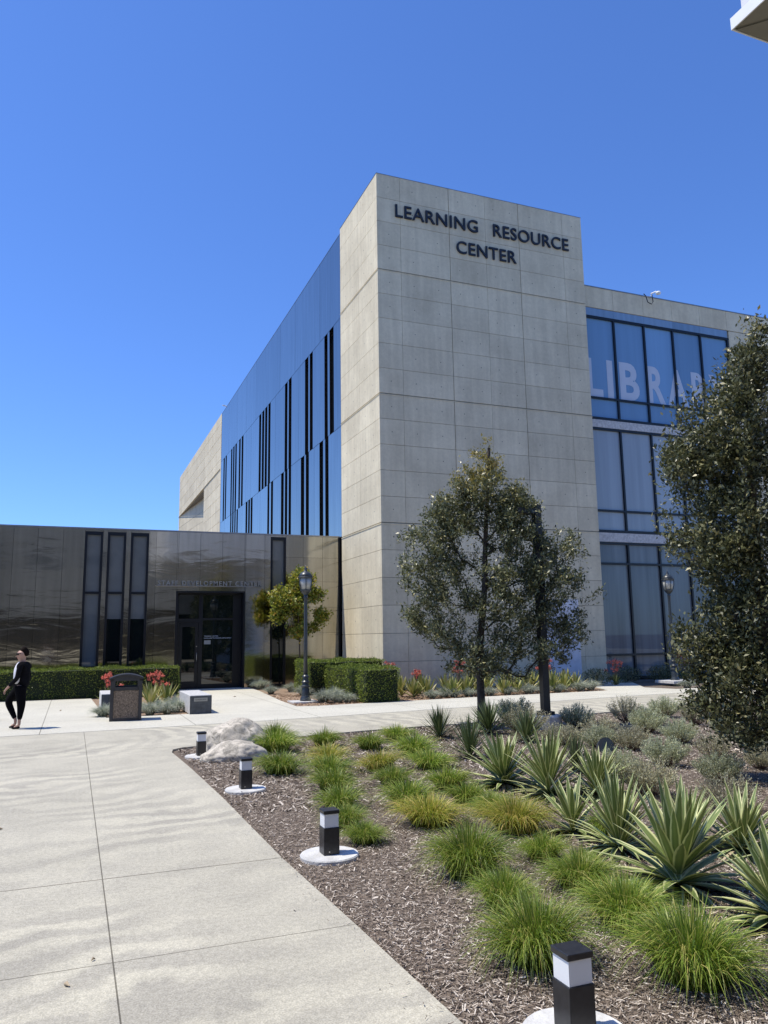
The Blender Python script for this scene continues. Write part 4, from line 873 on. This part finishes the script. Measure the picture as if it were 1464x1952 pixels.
# ------------------------------------------------ aloes, flowers, fescue
def aloe_mesh(n=24):
    q = np.linspace(0, 1, n); V, F, U_ = strap(n, .34, .05, R(85) - q * R(65), np.full(n, .1), th=np.arange(n) * 2.4, seg=4); return npmesh('rosette', V, F, M['aloe'])
AL = [aloe_mesh(), aloe_mesh(30)]
def flower_mesh(ns, H_, spr, stalks=True):
    b = MB(); LP, LD = [], []
    for i in range(ns):
        th = rng.uniform(0, 6.28); d = rng.uniform(0, spr); top = np.array((math.cos(th) * d, math.sin(th) * d, H_ * rng.uniform(.72, 1.05))); b.tube([(top[0] * .3, top[1] * .3, 0), tuple(top * np.array((.7, .7, .6))), tuple(top)], [.010, .008, .006], 4)
        for s_ in range(3):
            c = top + np.array((rng.uniform(-.09, .09), rng.uniform(-.09, .09), rng.uniform(-.1, .02))); b.tube([tuple(top - np.array((0, 0, .15))), tuple(c)], .004, 3, cap=False)
            n = 26; dd = rng.normal(0, 1, (n, 3)); dd[:, 2] -= .8; dd = unit(dd); LP.append(np.tile(c, (n, 1)) + dd * .01); LD.append(dd)
    LP = np.concatenate(LP); LD = np.concatenate(LD); V, F = leaf_quads(LP, LD, rng.uniform(.04, .07, len(LP)), .02)
    k = len(b.v); b.v += [tuple(v) for v in V]; b.f += [tuple(k + i for i in f) for f in F]; b.m += [1] * len(F)
    st_ = b.build('flower_stalks', [M['stalk'], M['flower']]); sm = st_.data; bpy.data.objects.remove(st_); return sm
FL = [flower_mesh(7, .95, .25), flower_mesh(6, .8, .22), flower_mesh(9, .82, .36)]
def aloe(x, y, s, label, fl=None, al=True, cat='aloe'):
    o = thing('flowering_aloe' if fl is not None else 'aloe_plant', label, cat, (x, y, -.02), random.uniform(0, 6), 'aloes in the building borders')
    if al: add('rosette', random.choice(AL), o, s=s)
    if fl is not None: add('flower_stalks', FL[fl], o)
aloe(9.0, 22.4, 1, 'coral-flowered aloe rising behind the right end of the clipped hedge', 0)
aloe(9.55, 21.5, 1, 'coral-flowered aloe just right of the hedge at the wall corner', 1)
aloe(11.0, 21.6, 1.1, 'bright coral-flowered aloe with pale rosette left of the oak trunk', 0)
aloe(13.9, 21.3, 1, 'coral-flowered aloe seen just right of the oak trunk', 0)
aloe(17.0, 21.8, 1, 'pale-flowered aloe at the right end of the concrete wall', 2)
aloe(20.3, 22.2, 1, 'red-flowered aloe in front of the second library window bay', 0)
k_ = 0
pos = ['nearest the hedge', 'second from the hedge', 'third from the hedge', 'fourth from the hedge', 'fifth from the hedge', 'sixth from the hedge', 'seventh from the hedge', 'eighth from the hedge', 'ninth from the hedge', 'tenth from the hedge', 'farthest from the hedge']
for i in range(11):
    x = 9.0 + i * .56; aloe(x, 20.5 + .25 * math.sin(i * 2.1), 1.45, 'yellow-green aloe in the front line of the wall border, ' + pos[i])
for i in range(9):
    x = 8.9 + i * .72; aloe(x, 21.15 + .2 * math.sin(i * 1.7), 1.6, 'yellow-green aloe in the back line of the wall border, ' + (pos[i] if i < 8 else pos[10]))
aloe(1.0, 23.2, 1.3, 'red-flowered aloe behind the left side of the litter bin', 2)
aloe(2.3, 23.3, 1.4, 'red-flowered aloe between the litter bin and the plaque bench', 2)
aloe(1.9, 20.7, 1.5, 'yellow aloe just right of the litter bin', None); aloe(2.35, 21.4, 1.6, 'yellow aloe in front of the red flowers near the plaque bench', None); aloe(2.0, 22.2, 1.6, 'yellow aloe behind the others between bin and bench', None)
def fes(x, y, s, lb, g='blue-grey fescue clumps'):
    o = add('fescue_clump', FS[int(x * 10) % 3], loc=(x, y, -.02), rz=x * 5, s=(s * 1.15, s * 1.15, s * 1.35)); tag(o, lb, 'grass clump', g)
for x, y, s, lb in ((.72, 19.4, .9, 'blue-grey fescue clump at the left foot of the litter bin'), (1.75, 19.3, .85, 'blue-grey fescue clump right beside the litter bin'), (2.15, 19.35, .75, 'low fescue clump midway between bin and bench'), (2.4, 19.9, 1.0, 'fescue clump against the left side of the plaque bench'), (2.5, 20.9, 1.0, 'fescue clump behind the plaque bench front corner'), (-1.95, 19.6, 1.2, 'grey fescue clump at the left edge beyond the walking person'),
    (6.15, 27.2, 1.1, 'pale fescue clump at the right side of the glass entrance'), (6.75, 25.3, .9, 'fescue clump below the narrow steel-wall window'), (6.6, 23.3, 1.0, 'fescue clump behind the lamp post'), (6.35, 20.5, 1.05, 'fescue clump right of the lamp post base'), (6.7, 20.3, .9, 'second fescue clump right of the lamp post base'), (6.85, 21.2, 1.1, 'greener fescue clump in front of the hedge side'), (6.95, 20.2, .8, 'small fescue clump at the hedge foot'),
    (1.55, 20.3, .9, 'fescue clump directly behind the litter bin'), (2.0, 20.0, .9, 'fescue clump between the bin and the bench, second row'), (.95, 20.0, .9, 'fescue clump in front of the hidden bench block'),
    (9.9, 20.35, .9, 'fescue clump among the aloes, second from the hedge'), (10.6, 20.2, .8, 'fescue clump at the path edge under the flowering aloe'), (11.9, 20.25, .8, 'fescue clump left of the oak trunk, close to it'), (13.1, 20.25, .8, 'fescue clump right of the oak trunk, second one'),
    (5.9, 24.6, .8, 'fescue clump beside the entrance walk'),
    (9.4, 20.1, .8, 'fescue clump at the front of the wall border near the hedge'), (10.1, 20.15, .8, 'fescue clump in front of the flowering aloe'), (11.3, 20.2, .8, 'fescue clump left of the oak trunk by the path'), (12.6, 20.2, .9, 'fescue clump right of the oak trunk by the path'), (13.6, 20.2, .9, 'fescue clump between oak trunk and light pole'), (14.5, 20.3, 1.0, 'fescue clump right of the light pole by the path'), (15.1, 20.6, 1.0, 'tan fescue clump at the right end of the wall border'), (18.0, 19.6, .9, 'tan fescue clump left of the far lamp footing'), (19.9, 19.7, 1.1, 'tan fescue clump right of the far lamp footing'), (20.9, 19.8, 1.1, 'fescue clump farthest right before the library windows')): fes(x, y, s, lb)
for x, y, lb in ((18.3, 22.8, 'dark low shrub beneath the library window left part'), (19.6, 22.6, 'dark low shrub beneath the second library window bay'), (21.0, 22.6, 'dark low shrub beneath the third library window bay'), (22.6, 22.6, 'dark low shrub beneath the fourth library window bay'), (16.4, 22.0, 'dark shrub at the right end of the concrete wall'), (11.9, 22.7, 'dark upright shrub against the wall, left of the oak trunk'), (14.6, 22.6, 'dark upright shrub against the wall, left of the light pole')):
    n = 1600; d = unit(rng.normal(size=(n, 3))) * (rng.random(n)[:, None] ** .4); zz_ = .5 if 'upright' in lb else .28; P = d * np.array((.55, .4, zz_)) + np.array((0, 0, zz_)); V, F = leaf_quads(P, unit(d + rng.normal(0, .5, d.shape)), .06, .025)
    o = thing('border_shrub', lb, 'shrub', (x, y, 0), 0, 'dark shrubs along the wall foot'); add('foliage', npmesh('foliage', V, F, M['oak']), o); MB().tube([(0, 0, -.02), (0, 0, zz_ * 1.3)], .02, 5).build('stem', M['bark'], o)

# ------------------------------------------------ person
def skin(name, nodes, edges, mt, sub_=2):
    me = bpy.data.meshes.new(name); me.from_pydata([n_[0] for n_ in nodes], edges, []); o = bpy.data.objects.new(name, me); COL.objects.link(o)
    md = o.modifiers.new('s', 'SKIN'); me.skin_vertices[0].data[0].use_root = True
    for i, n_ in enumerate(nodes): me.skin_vertices[0].data[i].radius = (n_[1], n_[2] if len(n_) > 2 else n_[1])
    s2 = o.modifiers.new('u', 'SUBSURF'); s2.levels = sub_; s2.render_levels = sub_
    dg = bpy.context.evaluated_depsgraph_get(); dg.update(); r = bpy.data.meshes.new_from_object(o.evaluated_get(dg)); bpy.data.objects.remove(o)
    r.name = name; r.materials.clear(); r.materials.append(mt)
    for p in r.polygons: p.use_smooth = True
    return r
SK = mat('skin', (.42, .25, .18), .5, var=.08); JK = mat('black_jacket', (.006, .006, .008), .95, spec=.1, var=.3, scale=12); TR = mat('black_trousers', (.003, .003, .004), .95, spec=.1); SHT = mat('white_shirt', (.7, .7, .75), .7, var=.06); HR = mat('dark_hair', (.012, .008, .006), .9, spec=.1, var=.4, scale=30); SG = mat('sunglasses', (.004, .004, .004), .1)
pe = thing('person', 'woman in black jacket, white shirt and black cropped trousers walking left in sunglasses', 'person', (-.93, 17.55, .004), math.atan2(-.369, .929))
# local frame: x to the right of the picture, y away; she walks toward -x
nodes = [((0, 0, .84), .07, .07), ((.01, 0, 1.0), .075, .075), ((.02, 0, 1.15), .08, .085), ((.03, 0, 1.27), .075, .085), ((.015, 0, 1.31), .055), ((-.01, -.005, 1.375), .078), ((-.015, -.01, 1.46), .115, .10), ((0, -.005, 1.55), .085, .08),
 ((.03, -.13, 1.26), .045), ((.0, -.17, 1.0), .035), ((-.17, -.16, .83), .026), ((-.22, -.15, .775), .022),        # near arm 8-11
 ((.03, .13, 1.26), .045), ((.07, .17, 1.02), .035), ((.02, .19, .82), .026), ((.0, .19, .77), .022),                # far arm 12-15
 ((-.02, .06, .80), .07), ((-.25, .075, .52), .045), ((-.10, .075, .17), .033), ((-.10, .075, .085), .03), ((-.185, .07, .04), .026),   # far leg forward 16-20
 ((.02, -.06, .80), .07), ((.055, -.075, .46), .045), ((.045, -.075, .15), .033), ((.045, -.075, .075), .03), ((-.055, -.08, .03), .026)]  # near leg 21-25
edges = [(0, 1), (1, 2), (2, 3), (3, 4), (4, 5), (5, 6), (6, 7), (3, 8), (8, 9), (9, 10), (10, 11), (3, 12), (12, 13), (13, 14), (14, 15), (0, 16), (16, 17), (17, 18), (18, 19), (19, 20), (0, 21), (21, 22), (22, 23), (23, 24), (24, 25)]
for hb, sy in ((11, -1), (15, 1)):
    hx, hy, hz = nodes[hb][0]; k0 = len(nodes)
    for fi in range(4):
        oy = (fi - 1.5) * .017; ln_ = (.055, .065, .062, .048)[fi]
        nodes += [((hx - .02, hy + oy, hz - .03), .008), ((hx - .03, hy + oy, hz - .03 - ln_ * .6), .0075), ((hx - .02, hy + oy, hz - .03 - ln_), .006)]
        kk = len(nodes) - 3; edges += [(hb, kk), (kk, kk + 1), (kk + 1, kk + 2)]
    nodes += [((hx - .035, hy - .02 * sy, hz - .01), .009), ((hx - .055, hy - .025 * sy, hz - .035), .007)]; kk = len(nodes) - 2; edges += [(hb, kk), (kk, kk + 1)]
body = add('body', skin('body', nodes, edges, SK), pe)
jn = [((.03, 0, .79), .145, .16), ((.04, 0, 1.0), .115, .13), ((.045, 0, 1.15), .12, .14), ((.04, 0, 1.27), .105, .11), ((.03, 0, 1.33), .06, .07), ((.035, -.145, 1.26), .06), ((.005, -.18, 1.0), .05), ((-.165, -.165, .84), .037), ((.035, .145, 1.26), .06), ((.075, .18, 1.02), .05), ((.025, .195, .83), .037)]
add('jacket', skin('jacket', jn, [(0, 1), (1, 2), (2, 3), (3, 4), (3, 5), (5, 6), (6, 7), (3, 8), (8, 9), (9, 10)], JK), pe)
add('shirt', skin('shirt', [((-.035, -.04, .86), .12, .10), ((-.03, -.045, 1.02), .10, .09), ((-.045, -.045, 1.14), .10, .10), ((-.025, -.03, 1.26), .08, .08), ((-.01, -.01, 1.32), .04, .045)], [(0, 1), (1, 2), (2, 3), (3, 4)], SHT), pe)
tn = [((0, 0, .95), .13, .13), ((-.05, .07, .78), .12), ((-.28, .075, .53), .08), ((-.105, .075, .18), .045), ((.03, -.07, .78), .12), ((.07, -.075, .46), .085), ((.045, -.075, .17), .045)]
add('trousers', skin('trousers', tn, [(0, 1), (1, 2), (2, 3), (0, 4), (4, 5), (5, 6)], TR, 2), pe)
def face_turn(o, a=R(38)):
    c, s_ = math.cos(a), math.sin(a)
    for v in o.data.vertices: x, y = v.co.x, v.co.y + .008; v.co.x, v.co.y = x * c - y * s_, x * s_ + y * c - .008
for nm_, a, b in (('shoe', (-.085, .075, .045), (-.22, .07, .025)), ('shoe', (.065, -.075, .035), (-.10, -.08, .02))):
    add(nm_, skin('shoe', [(a, .036, .032), (((a[0] + b[0]) / 2, a[1], (a[2] + b[2]) / 2), .036, .026), (b, .03, .018)], [(0, 1), (1, 2)], JK), pe)
face_turn(add('hair', skin('hair', [((-.03, .0, 1.585), .075, .06), ((.015, .0, 1.565), .10, .09), ((.045, .0, 1.50), .11, .105), ((.06, .0, 1.41), .085, .08)], [(0, 1), (1, 2), (2, 3)], HR), pe))
q = MB(); q.box(-.108, -.07, -.065, -.010, 1.452, 1.490); q.box(-.108, -.07, .0, .055, 1.452, 1.490); q.box(-.1, .02, -.088, -.078, 1.474, 1.488); q.box(-.112, -.07, -.075, .065, 1.478, 1.487); face_turn(q.build('sunglasses', SG, pe, bevel=.004))
q = MB(); q.tube([(-.088, -.006, 1.455), (-.115, -.006, 1.425), (-.09, -.006, 1.415)], [.008, .015, .010], 6); face_turn(q.build('nose', SK, pe, smooth=True))
q = MB(); q.tube([(-.084, -.034, 1.392), (-.09, -.012, 1.39), (-.084, .010, 1.392)], .007, 6); MO = q.build('mouth', mat('lips', (.35, .12, .1), .5), pe, smooth=True)
face_turn(MO)
q = MB(); q.tube([(.0, -.082, 1.43), (.005, -.09, 1.45), (.0, -.084, 1.47)], .013, 6); q.build('ear', SK, pe, smooth=True)

# ------------------------------------------------ fallen leaves and pebbles on the paving
for i, (x, y, s) in enumerate(((-.55, 8.3, .03), (-.72, 8.0, .02), (-.35, 5.0, .022), (.18, 4.78, .015), (.05, 4.5, .025), (4.6, 23.8, .05), (-.2, 21.5, .05))):
    b = MB(); b.tube([(-s, 0, .004), (0, 0, .012), (s, .003, .005)], [.003, s * .45, .002], 6); o = b.build('fallen_leaf', M['deadleaf'], loc=(x, y, .002), smooth=True); o.rotation_euler.z = i * 1.3
    tag(o, ['curled brown leaf on the plaza paving at left', 'tiny brown leaf left of the curled one on the plaza', 'reddish brown pebble-like leaf low on the plaza at left', 'tiny dark fleck beside the long plaza joint', 'brown leaf scrap in front of the cross joint near the plaza joint', 'brown leaf on the entrance walk before the glass doors', 'brown leaf on the pale paving behind the walking person'][i], 'leaf', 'fallen leaves on the paving')
